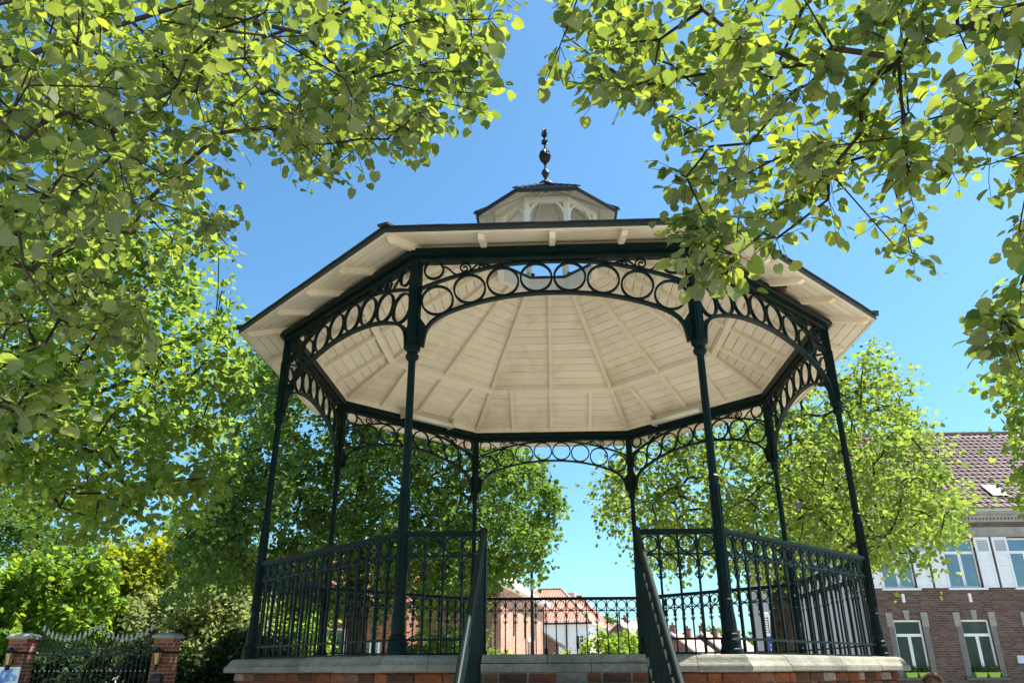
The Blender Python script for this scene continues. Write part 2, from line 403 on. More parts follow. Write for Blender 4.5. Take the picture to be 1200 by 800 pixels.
LEFT_CLUMPS = "-460,-518,511 -137,-507,347 -222,-435,426 -341,-570,358 -174,-677,279 -356,-605,320 -312,-448,341 -142,-678,283 -305,-551,450 -440,-402,376 -52,-426,566 -164,-460,444 -391,-340,419 -335,-362,503 -129,-561,345 -247,-598,274 -88,-367,593 -168,-459,433 -168,-522,356 -446,-411,484 -227,-447,582 -247,-653,224 -150,-588,369 -85,-503,500 -78,-585,374 -308,-657,289 -215,-408,624 -261,-689,199 -264,-600,251 -340,-543,322 -313,-615,211 -426,-539,413 -127,-565,432 -468,-492,432 -136,-562,347 -131,-629,317 -354,-559,334 -299,-414,599 -324,-530,351 -306,-654,257 -290,-685,321 -393,-526,351 -280,-500,471 -152,-522,441 -149,-694,306 -311,-490,526 -257,-656,339 -341,-550,431 -282,-476,478 -464,-348,409 -156,-469,443 -196,-561,456 -165,-655,319 -122,-470,460 -315,-517,523 -457,-481,484 -164,-549,478 -229,-593,320 -176,-596,408 -315,-614,254 -215,-504,425 -106,-608,320 -441,-506,525 -176,-490,546 -242,-518,422 -123,-483,476 -87,-572,376 -238,-540,425 -494,-439,511 -252,-678,257 -517,-370,400 -158,-582,410 -391,-452,401 -200,-623,285 -137,-513,495 -193,-388,581 -255,-497,351 -205,-543,452 -502,-446,431 -359,-534,373 -369,-345,471 -352,-432,393 -330,-539,341 -180,-548,481 -479,-447,334 -94,-424,592 -247,-436,555 -363,-543,341 -335,-522,369 -371,-603,429 -234,-521,339 -216,-678,241 -308,-620,249 -343,-392,444 -70,-615,368 -255,-569,348 -526,-435,453 -280,-535,362 -323,-499,366 -349,-571,273 -213,-609,238 -199,-477,449 -160,-583,366 -222,-592,378 -55,-418,593 -258,-573,368 -300,-646,281 -330,-416,547 -47,-617,323 -370,-513,480 -347,-441,501 -384,-449,365 -267,-513,311 -366,-451,414 -231,-618,317 -50,-478,452 -96,-370,621 -325,-627,392 -387,-339,409 -144,-456,454 -329,-519,307 -252,-614,273 -234,-610,223 -302,-635,342 -246,-574,394 -356,-523,455 -358,-452,487 -464,-506,506 -212,-593,261 -341,-443,379 -313,-469,438 -348,-442,361 -271,-496,429 -499,-483,545 -433,-440,339 -59,-571,430 -85,-651,353 -223,-650,329 -219,-402,627 -221,-429,611 -356,-507,404 -253,-675,246 -440,-388,378 -277,-648,272 -294,-658,337 -358,-609,370 -421,-503,519 -178,-548,427 -308,-542,383 -354,-369,424 -194,-553,358 -397,-443,398 -181,-520,509 -362,-542,447 -113,-636,279 -74,-624,265 -373,-540,474 -285,-404,594 -208,-607,348 -358,-450,339 -320,-447,477 -200,-605,274 -201,-382,581 -355,-534,418 -366,-379,504 -407,-442,381 -126,-481,427 -257,-586,331 -282,-624,298 -232,-543,345 -449,-424,445 -388,-467,404 -375,-463,529 -375,-485,567 -309,-599,357 -310,-543,313 -326,-412,508 -303,-655,252 -344,-559,328 -497,-433,444 -59,-564,419 -443,-401,433 -223,-442,393 -228,-688,281 -188,-485,516 -371,-381,533 -269,-540,373 -349,-549,432 -137,-396,630 -190,-475,555 -207,-632,279 -290,-400,485 -328,-585,443 -321,-623,370 -261,-422,435 -56,-491,513 -379,-544,328 -404,-517,444 -375,-414,534 -232,-453,565 -101,-308,561 -482,-489,466 -539,-413,437 -421,-512,387 -322,-424,497 -371,-562,466 -217,-383,573 -462,-510,471 -97,-344,567 -263,-668,237 -206,-715,255 -246,-567,341 -180,-527,494 -296,-380,542 -366,-557,373 -215,-495,399 -99,-562,307 -184,-569,426 -530,-411,428 -165,-547,339 -259,-522,391 -374,-487,499 -166,-594,422 -261,-415,455 -317,-538,320 -225,-488,401 -349,-385,505 -414,-495,386 -280,-519,313 -412,-476,384 -368,-364,527 -147,-349,563 -241,-448,475 -174,-479,371 -290,-668,262 -176,-416,578 -320,-536,484 -165,-700,285 -458,-499,413 -388,-573,383 -271,-617,276 -347,-454,354 -134,-542,367 -209,-563,327 -420,-483,499 -161,-477,497 -374,-455,346 -223,-557,433 -201,-609,330 -455,-389,443 -412,-520,469 -464,-538,488 -323,-591,395 -120,-426,623 -319,-512,375 -304,-598,227 -379,-589,409 -409,-506,325 -80,-660,290 -75,-520,452 -373,-539,351 -304,-622,394 -103,-593,389 -245,-659,191 -427,-519,502 -255,-366,572 -153,-490,491 -423,-574,463 -157,-447,558 -173,-660,292 -484,-397,402 -240,-586,254 -400,-401,474 -282,-428,602 -241,-667,281 -338,-561,365 -354,-411,358 -379,-432,569 -196,-484,549 -342,-439,483 -350,-540,429 -84,-420,601 -168,-463,527 -212,-433,397 -263,-592,320 -192,-634,297 -318,-570,378 -303,-561,337 -427,-457,560 -253,-683,299 -199,-692,240 -344,-374,454 -402,-518,532 -221,-632,319 -273,-614,350 -412,-437,459 -315,-526,402 -41,-410,579 -334,-497,387 -150,-647,299 -520,-409,364 -305,-459,567 -272,-449,455 -428,-489,500 -419,-509,523 -429,-472,429 -200,-426,554 -500,-444,443 -294,-373,584 -208,-585,379 -344,-546,490 -322,-614,249 -393,-418,547 -151,-582,331 -507,-451,496 -341,-359,470 -373,-590,367 -383,-489,449 -330,-577,294 -210,-435,560 -371,-316,452 -188,-579,442 -128,-697,285 -437,-405,424 -323,-662,351 -516,-438,441 -174,-477,376 -441,-362,405 -107,-637,265 -267,-620,349 -396,-455,399 -226,-677,182 -209,-446,514 -65,-618,348 -92,-628,330 -198,-614,363 -376,-488,540 -198,-530,335 -302,-568,444 -172,-504,366 -187,-516,494 -199,-472,502 -401,-513,406 -196,-627,357 -290,-505,359 -306,-599,351 -371,-535,354 -371,-473,585 -333,-642,356 -164,-407,577 -281,-696,293 -247,-428,436 -176,-396,601 -403,-517,339 -268,-438,529 -232,-630,242 -104,-699,293 -501,-399,452 -283,-446,408 -80,-633,308 -72,-599,377 -351,-347,426 -244,-581,310 -97,-467,440 -302,-437,481 -97,-474,550 -175,-624,307 -413,-376,437 -456,-411,429 -332,-445,474 -185,-479,523 -462,-504,490 -326,-573,340 -401,-538,391 -82,-576,419 -338,-646,332 -357,-521,392 -48,-544,471 -249,-455,399 -106,-525,479 -83,-608,368 -201,-509,488 -327,-616,368 -252,-351,569 -149,-620,266 -436,-387,480 -185,-446,588 -280,-611,285 -401,-524,320 -226,-418,411 -283,-511,440 -397,-470,504 -351,-428,404 -242,-513,319 -486,-454,354 -304,-475,446 -34,-663,289 -300,-604,282 -62,-402,618 -283,-511,291 -336,-581,295 -349,-506,402 -137,-473,488 -255,-456,415 -256,-541,393 -442,-486,452 -158,-550,458 -412,-377,385 -416,-546,368 -226,-672,196 -70,-661,292 -180,-469,351 -411,-415,432 -280,-599,341 -213,-665,195 -464,-521,478 -147,-662,341 -239,-599,398 -192,-652,280 -264,-530,470 -334,-428,553 -273,-466,500 -242,-605,358 -394,-443,547 -133,-660,337 -259,-564,278 -255,-631,207 -226,-535,362 -338,-550,410 -307,-390,458 -141,-565,324 -82,-595,287 -61,-518,370 -179,-492,374 -113,-501,349 -178,-526,329 -57,-507,381 -72,-479,410 -45,-612,332 -151,-530,298 -89,-552,365 -127,-544,368 -90,-513,423 -91,-569,298 -56,-562,319 -202,-463,365 -165,-548,306 -149,-612,277 -84,-497,412 -144,-613,277 -157,-542,363 -60,-485,425 -48,-549,356 -110,-519,348 -115,-470,392 -115,-516,381 -103,-607,283 -80,-595,286 -95,-517,374 -142,-499,357 -149,-539,358 -126,-582,332 -121,-568,314 -110,-597,270 -94,-553,308 -139,-569,289 -163,-528,372 -133,-534,311 -52,-581,354 -100,-613,318 -112,-521,411 -53,-588,345 -56,-599,315 -131,-562,295 -127,-563,342 -167,-486,362 -79,-568,322 -159,-579,308 -67,-514,439 -66,-587,348 -83,-550,337 -59,-497,388 -180,-473,366 -49,-597,353 -139,-558,333 -97,-598,268 -158,-579,318 -141,-537,375 -86,-593,320 -98,-545,317 -384,-500,293 -396,-507,293 -313,-415,330 -328,-555,249 -470,-366,267 -433,-444,305 -343,-413,274 -340,-555,220 -413,-345,364 -366,-452,263 -472,-408,328 -454,-472,320 -394,-459,268 -358,-531,240 -314,-466,292 -320,-406,322 -479,-433,323 -313,-475,291 -332,-565,215 -366,-305,369 -384,-480,296 -504,-374,338 -309,-571,254 -392,-483,228 -476,-369,381 -301,-553,246 -463,-455,317 -413,-491,307 -473,-409,298 -349,-468,296 -387,-534,238 -319,-512,291 -355,-529,262 -230,-526,267 -314,-519,280 -294,-365,343 -483,-331,285 -519,-351,270 -382,-351,398 -455,-411,242 -454,-463,311 -415,-311,317 -478,-396,378 -367,-548,187 -305,-374,358 -439,-367,271 -291,-544,220 -434,-476,253 -468,-417,315 -404,-381,384 -396,-368,338 -389,-467,299 -496,-381,302 -414,-352,341 -354,-342,399 -470,-399,333 -322,-504,214 -242,-501,280 -367,-432,306 -447,-480,283 -258,-535,179 -286,-513,207 -266,-574,164 -252,-545,179 -251,-580,165 -256,-569,165 -283,-494,205 -309,-528,220 -229,-588,171 -277,-579,168 -245,-638,95 -237,-673,90 -220,-677,86 -259,-644,106 -242,-641,110 -232,-677,85 -237,-674,80 -245,-631,110 -226,-667,87"
RIGHT_CLUMPS = "158,-530,296 38,-645,353 209,-573,275 182,-639,320 121,-522,372 202,-678,210 25,-638,268 80,-618,241 163,-690,283 220,-627,274 167,-609,276 180,-629,283 165,-645,208 72,-581,331 177,-681,209 233,-609,283 64,-595,304 218,-634,333 6,-618,321 176,-645,335 62,-597,337 318,-547,321 123,-569,387 213,-693,287 53,-698,289 206,-695,196 118,-472,304 187,-615,326 129,-608,246 58,-527,404 174,-522,292 56,-634,300 166,-639,208 214,-659,242 205,-495,330 155,-491,345 119,-546,361 177,-607,388 154,-574,235 24,-615,305 134,-637,225 155,-580,250 68,-609,295 154,-694,263 111,-497,312 185,-574,204 168,-651,266 77,-622,178 92,-648,286 277,-581,289 52,-549,335 227,-638,296 80,-513,344 133,-523,298 288,-584,274 100,-579,246 135,-628,285 40,-591,359 86,-576,422 209,-536,359 200,-686,236 203,-535,247 171,-629,304 110,-604,304 190,-681,269 176,-582,408 101,-582,243 271,-578,364 1,-671,262 56,-571,395 74,-658,295 103,-508,263 185,-510,312 152,-571,271 178,-615,289 141,-599,234 298,-558,310 225,-515,232 137,-568,330 28,-681,300 15,-697,284 81,-585,393 215,-699,276 217,-663,228 140,-646,278 133,-524,400 173,-492,304 152,-594,358 138,-643,271 97,-629,234 202,-637,298 186,-618,336 168,-600,261 119,-501,407 100,-577,300 43,-629,280 91,-612,301 232,-659,264 193,-600,301 198,-611,367 34,-542,401 45,-611,288 197,-679,259 199,-559,278 112,-602,286 82,-522,340 163,-541,287 108,-567,437 111,-637,288 93,-697,280 27,-646,284 123,-556,320 215,-688,265 239,-633,242 252,-546,307 98,-489,365 126,-633,359 86,-657,253 261,-601,268 281,-557,342 200,-479,342 78,-524,371 245,-549,311 218,-528,245 86,-667,266 45,-547,459 181,-567,389 74,-550,350 97,-523,327 52,-606,396 105,-622,355 130,-584,336 85,-564,226 225,-683,288 163,-685,260 211,-703,263 147,-506,273 124,-568,214 50,-683,295 277,-585,283 160,-508,282 167,-641,226 118,-644,254 50,-634,273 226,-528,384 194,-603,271 144,-534,420 189,-623,337 52,-571,352 57,-559,388 58,-546,445 200,-549,416 44,-584,353 63,-672,304 145,-579,417 35,-612,343 184,-704,242 267,-628,361 34,-639,293 189,-671,211 61,-540,390 222,-682,295 201,-710,241 66,-616,224 196,-612,342 34,-558,379 273,-594,336 109,-698,287 132,-522,294 231,-580,396 52,-537,350 106,-555,372 87,-615,293 165,-686,265 19,-590,386 250,-671,311 99,-620,306 26,-615,288 20,-540,440 84,-537,447 167,-635,206 180,-668,215 140,-697,270 118,-671,291 126,-642,259 35,-641,261 272,-501,301 47,-589,311 174,-573,266 228,-502,334 72,-610,185 83,-639,184 69,-615,199 63,-631,178 74,-607,196 74,-611,204 89,-605,183 87,-603,178 70,-616,175 220,-616,226 223,-652,209 221,-643,207 239,-619,231 223,-650,209 249,-616,208 207,-642,172 230,-579,152 242,-566,161 211,-602,137 217,-598,149 255,-564,165 265,-561,168 224,-607,133 227,-586,144 224,-578,142 278,-537,195 261,-553,189"
EDGE_CLUMPS = "495,-132,216 541,-142,329 509,-195,237 419,-284,194 466,-280,267 517,-142,171 471,-190,283 581,-130,357 466,-222,221 421,-322,259 559,-155,318 551,-118,204 434,-268,171 440,-240,159 492,-197,156 469,-216,244 439,-322,219 515,-205,238 448,-241,174 518,-158,239 455,-195,149 436,-300,244 538,-163,281 568,-54,185 577,-104,248 454,-258,246 442,-325,262 501,-183,183 472,-290,301 433,-268,233 534,-93,317 509,-191,187 417,-290,165 518,-147,169 544,-95,253 449,-235,220 419,-283,125 552,-95,237 484,-233,281 448,-265,137 416,-267,228 448,-278,182 496,-205,277 511,-139,290 541,-102,180"
MID_CLUMPS = "-623,-277,412 -420,-272,399 -528,-237,197 -416,-186,243 -519,-149,341 -530,-230,402 -511,-181,145 -624,-134,294 -650,-88,482 -507,12,219 -663,-51,235 -553,-231,238 -608,-256,338 -643,-7,312 -615,-162,452 -452,-223,228 -440,-213,223 -598,-35,193 -544,-106,218 -401,-199,275 -591,-266,386 -482,-53,209 -499,-156,208 -607,-79,301 -557,-342,371 -571,99,323 -517,-38,479 -602,-269,317 -527,-340,396 -453,-245,389 -402,-210,370 -562,-92,263 -450,-77,390 -527,-24,388 -471,-294,389 -434,-5,289 -532,-245,164 -534,-222,430 -639,-94,377 -587,-69,471 -397,-206,180 -466,-137,174 -582,-167,198 -543,-132,205 -578,-250,386 -542,-25,431 -672,-184,410 -641,16,388 -491,-334,349 -543,-161,398 -531,-168,216 -415,-85,310 -486,-92,461 -420,-127,310 -564,-261,251 -673,7,365 -567,26,381 -631,-110,386 -510,-183,418 -489,-52,478 -585,32,482 -414,-232,454 -468,-185,130 -536,-340,303 -556,-145,307 -459,-93,366 -633,33,307 -428,-99,246 -699,-132,512 -747,-53,332 -570,-186,349 -474,85,321 -637,-172,227 -618,-17,235 -496,113,303 -624,-31,343 -569,-159,469 -379,-155,178 -538,-225,393 -387,-133,356 -638,-109,363 -520,-270,384 -530,-257,193 -514,-29,479 -471,-315,397 -462,-76,329 -578,-121,256 -601,-225,255 -497,28,366 -659,-114,253 -586,-12,333 -667,-59,339 -591,16,367 -558,-271,234 -418,-48,369 -395,-155,178 -545,-189,433 -593,-173,174 -638,19,210 -622,-92,344 -696,-121,497 -680,-68,267 -590,-18,447 -528,-34,576 -445,-237,361 -719,-32,235 -486,-315,361 -470,-297,328 -496,-249,173 -498,-237,279 -557,-346,382 -456,-102,180 -626,-77,199 -412,-113,391 -424,-158,174 -539,-37,186 -662,-99,264 -474,-149,323 -594,-213,308 -646,-88,285 -528,-136,241 -664,34,363 -610,-238,299 -453,-33,175 -663,-141,288 -490,-70,235 -438,-235,193 -716,17,302 -492,59,515 -522,-261,292 -554,-62,404 -462,-158,276 -420,-207,249 -428,-92,384 -621,25,418 -610,-11,296 -394,-169,444 -399,-87,297 -394,-211,442 -641,-164,251 -538,-231,310 -467,-96,235 -448,-281,388 -440,-305,399 -708,-94,400 -650,-133,494 -627,-253,406 -465,85,391 -654,-107,352 -685,-57,350 -516,65,309 -502,-325,341 -445,-17,338 -425,-79,266 -468,-250,435 -617,-53,235 -489,-167,353 -536,-249,452 -390,-112,208 -484,-186,215 -513,-226,258 -423,-79,275 -640,-37,209 -519,-306,318 -477,-171,340 -423,-243,371 -515,78,226 -602,39,293 -613,-255,352 -529,-28,445 -589,-75,312 -409,-163,287 -471,-255,255 -525,31,488 -619,-12,181 -465,-269,205 -595,-226,261 -562,-114,252 -580,41,283 -692,-61,220 -534,-309,401 -759,-21,343 -479,-256,357 -372,-139,302 -508,86,455 -477,-252,368 -610,-204,188 -465,-78,208 -571,-41,267 -529,-249,392 -689,-129,277 -512,-14,401 -538,-50,211 -445,-179,268 -686,-83,218 -475,-175,160 -412,-217,289 -612,-137,219 -764,-47,368 -463,-117,416 -609,-133,443 -759,-68,369 -536,51,324 -548,-170,464 -488,-149,138 -505,-20,257 -689,13,226 -484,-256,445 -606,-269,388 -436,-222,184 -511,-87,523 -760,-89,412 -500,-193,156 -511,-224,380 -472,-281,395 -444,-276,398 -420,-248,239 -695,-5,318 -484,-279,264 -641,71,222 -687,65,237 -542,-175,180 -511,-38,275 -721,-72,284 -592,109,227 -509,-119,392 -728,-71,484 -642,-11,393 -512,-210,284 -536,53,342 -581,-274,384 -541,-151,421 -645,-120,531 -535,-58,191 -446,-56,308 -496,76,481 -439,-193,144 -597,-44,449 -411,-58,205 -634,-93,213 -436,-149,239 -617,-90,396 -459,-255,330 -600,-54,317 -682,-195,427 -401,-155,154 -501,-65,375 -516,-73,391 -600,74,177 -697,11,258 -525,-190,285 -632,42,198 -528,-202,347 -570,-161,289 -615,44,433 -519,-42,418 -622,-94,216 -581,-234,397 -575,-131,263 -639,-225,358 -443,-169,144 -554,-284,391 -686,-26,354 -574,-175,381 -495,107,418 -621,-99,320 -416,-178,184 -671,-147,495 -452,-268,273 -447,-322,378 -474,-83,222 -387,-226,416 -672,-49,442 -608,-31,401 -529,-204,371 -603,87,219 -701,-151,378 -635,55,291 -585,-239,218 -434,-259,387 -473,-2,306 -469,-298,343 -458,70,266 -570,-156,488 -516,-219,195 -491,-216,325 -539,-249,395 -593,-94,390 -391,-168,307 -606,-73,514 -758,-101,440 -432,-278,321 -520,-258,166 -536,-69,508 -557,-315,381 -583,-14,198 -608,-226,233 -518,-325,373 -607,57,281 -588,24,421 -447,36,372 -549,-16,285 -492,-74,274 -578,-239,346 -525,-96,507 -532,-99,174 -410,-255,406 -404,-120,204 -476,-233,196 -580,85,317 -551,-242,177 -595,-114,211 -634,32,218 -701,52,245 -499,-129,447 -576,-69,451 -736,-99,494 -641,-117,491 -461,-91,367 -470,-96,263 -657,-26,270 -532,-355,361 -413,-232,291 -594,23,194 -429,-170,257 -622,18,415 -600,-301,412 -566,38,276 -662,-166,350 -511,-274,350"
BACKL_CLUMPS = "-508,678,559 -76,1110,443 -438,1058,575 -403,1082,302 -128,774,453 -673,695,277 -275,726,336 -210,1083,849 -147,1057,694 -253,993,742 -801,993,209 -633,973,392 -788,1097,237 -664,910,703 -535,936,355 -491,620,668 -480,917,310 -257,1202,494 -282,728,515 -131,1178,250 -694,655,305 -103,1155,397 -395,1142,572 -536,1059,331 -611,1171,559 -690,928,663 -606,833,199 -107,1156,331 -607,554,557 -631,640,298 -612,693,364 -641,942,654 -371,1015,336 -502,1218,192 -345,1050,478 -786,1043,335 -391,1032,589 -141,1194,437 -411,1085,642 -281,920,633 -337,728,572 -480,842,726 -44,762,225 -165,1134,352 -762,678,256 -169,873,558 -687,922,224 -757,885,353 -778,726,228 -225,774,488 -456,1064,432 -496,1071,447 -722,789,635 -245,1223,306 -924,1136,278 -289,924,294 -174,823,703 -523,761,208 -153,1181,658 -556,763,224 -118,1245,388 -695,1085,259 -664,1052,739 -536,1156,494 -499,991,651 -453,1009,641 -169,1028,309 -717,1029,669 -725,982,772 -581,1066,463 -514,941,182 -286,705,689 -575,688,479 -538,872,728 -244,968,377 -884,1092,233 -191,1191,381 -230,1121,880 -388,903,483 -680,847,760 -392,1106,819 -85,1052,240 -538,835,456 -86,996,457 -259,752,543 -576,654,397 -478,1056,743 -741,739,241 -216,1286,317 -647,558,452 -470,881,734 -58,1111,302 -505,755,161 -663,1082,195 -734,873,477 -591,602,542 -430,841,491 -461,843,537 -187,682,606 -502,874,586 -611,634,477 -50,1223,514 -451,1074,323 -342,800,424 -614,1087,781 -744,1043,557 -245,893,206 -252,715,328 -540,809,724 -411,896,470 -49,978,353 -461,811,268 -413,732,260 -314,1099,291 -332,787,728 -456,762,519 -570,1073,283 -272,1082,339 -699,652,323 -304,1026,710 -229,1185,772 -625,840,216 -178,1153,802 -499,846,613 -548,1230,461 -408,779,524 -884,965,205 -691,1021,312 -366,1166,552 -395,691,410 -316,1056,698 -329,936,605 -386,1266,351 -655,1090,404 -667,1068,306 -826,932,454 -75,1048,310 -304,641,518 -361,770,735 -268,897,300 -286,1226,659 -327,1091,691 -213,1223,254 -195,1109,580 -451,1037,296 -700,1063,502 -679,1066,209 -202,1105,479 -285,663,440 -407,1007,349 -86,1262,440 -696,873,346 -694,635,347 -601,680,617 -89,1014,479 -800,904,328 -217,843,381 -617,1128,610 -282,1104,270 -25,726,253 -776,1032,652 -710,882,244 -298,1053,564 -254,843,484 -585,936,334 -371,927,212 -36,910,396 -669,708,237 -143,803,239 -218,762,297 -585,854,423 -718,894,687 -602,690,700 -612,1133,675 -145,761,600 -604,1116,412 -154,795,212 -773,906,465 -776,926,225 -149,1041,484 -491,1136,541 -761,1062,418 -466,659,566 -672,898,674 -407,1044,247 -655,971,759 -598,828,420 -230,962,477 -753,961,557 -598,930,501 -700,981,554 -455,1066,693 -27,959,439 -336,1109,297 -716,1155,544 -209,1051,634 -560,772,693 -596,956,676 -106,753,445 -350,664,485 -729,1095,635 -458,1010,276 -327,816,533 -771,859,627 -41,1275,364 -183,671,541 -284,987,724 -807,853,395 -517,1083,285 -679,820,440 -283,1029,277 -843,1015,722 -447,770,427 -346,979,553 -435,1156,225 -455,989,459 -586,1106,806 -4,841,330 -260,861,548 -117,733,277 -782,1035,542 -443,729,628 -726,637,240 -800,1011,536 -755,748,270 -625,799,368 -715,1053,445 -238,1135,842 -455,720,331 -548,1077,521 -325,654,598 -609,912,637 -751,945,674 -726,798,352 -528,1052,701 -159,895,472 -633,768,419 -116,768,211 -867,1028,521 -559,897,585 -806,845,303 -352,878,235 -259,1157,655 -395,658,511 -621,741,515 -236,1108,260 -433,691,301 -113,930,558 -307,907,700 -526,1116,200 -385,1089,379 -229,1239,373 -490,660,248 -684,797,704 -332,894,274 -787,780,210 -490,760,187 -326,1000,568 -567,1111,733 -65,971,467 -323,1080,208 -605,831,497 -675,765,544 -610,694,484 -247,1024,283 -338,963,592 -159,1064,602 -458,827,554 -745,744,516 -141,706,387 -620,875,764 -598,805,255 -425,1031,779 -509,616,670 -583,709,663 -369,1174,755 -370,1044,474 -419,1108,283 -134,1180,590 -285,1238,599 -360,1288,293 -385,732,343 -380,822,589 -439,956,689 -741,1203,293 -556,635,506 -722,1026,357 -493,825,491 -260,876,409 -337,1179,522 -680,609,197 -578,722,305 -705,969,386 -735,846,392 -273,1165,780 -535,793,168 -567,1143,377 -732,1085,216 -219,896,518 -542,811,243 -529,942,394 -476,947,714 -708,907,403 -283,791,389 -175,804,312 -198,866,400 -215,716,586 -692,722,711 -424,982,179 -537,576,654 -308,1071,375 -165,1229,270 -476,760,680 -649,1104,382 -170,1234,470 -357,687,317 -363,849,649 -668,1025,427 -397,713,665 -721,645,164 -193,1050,644 -132,1223,521 -175,843,523 -601,588,595 -148,688,444 -669,720,405 -329,920,686 -651,652,254 -106,1031,565 -367,1094,691 -359,1139,446 -561,776,371 -793,986,628 -418,769,662 -175,1223,403 -870,1142,341 -571,1049,256 -190,792,494 -496,732,278 -97,757,216 -576,734,636 -548,746,608 -121,962,423 -172,818,336 -703,718,300 -789,900,611 -191,1025,401 -439,1206,352 -355,697,281 -671,746,364 -257,894,380 -296,936,519 -271,1021,468 -292,1213,700 -739,934,798 -496,772,500 -516,722,356 -859,988,233 -501,1085,234 -517,850,753 -760,718,304 -510,818,719 -349,946,399 -95,1064,543 -767,1083,483 -6,841,350 -36,817,305 -460,807,211 -644,832,740 -791,907,377 -90,1046,295 -233,1040,766 -468,923,789 -160,994,611 -826,954,730 -396,940,528 -186,889,502 -585,685,205 -805,1019,253 -138,802,490 -335,692,442 -506,829,309 -327,966,326 -561,1164,570 -688,656,647 -734,594,213 -104,715,317 -14,781,373 -491,1120,390 -512,768,319 -338,812,351 -256,802,705 -627,1055,499 -142,1162,532 -533,953,196 -240,959,354 -441,958,560 -482,968,549 -253,1157,222 -405,1163,753 -580,981,680 -256,867,279 -322,697,630 -562,1158,511 -536,1067,268 -418,697,422 -589,1061,620 -352,944,475 -321,747,622 -476,793,149 -576,1203,473 -642,875,421 -476,881,759 -197,1068,754 -663,715,202 -549,627,329 -711,750,401 -597,938,283 -139,752,180 -62,764,397 -249,795,241 -361,909,155 -196,846,239 -397,842,221 -407,883,229 -283,888,226 -228,956,266 -230,767,194 -171,754,192 -385,884,137 -219,888,153 -181,892,203 -224,984,178 -251,736,143 -329,728,197 -339,782,229 -253,829,198 -381,977,231 -241,774,159 -232,831,226 -177,897,166 -256,957,143 -342,792,240 -367,980,240 -207,919,215 -309,854,125 -347,869,220 -364,974,183 -337,1002,241 -267,725,222"
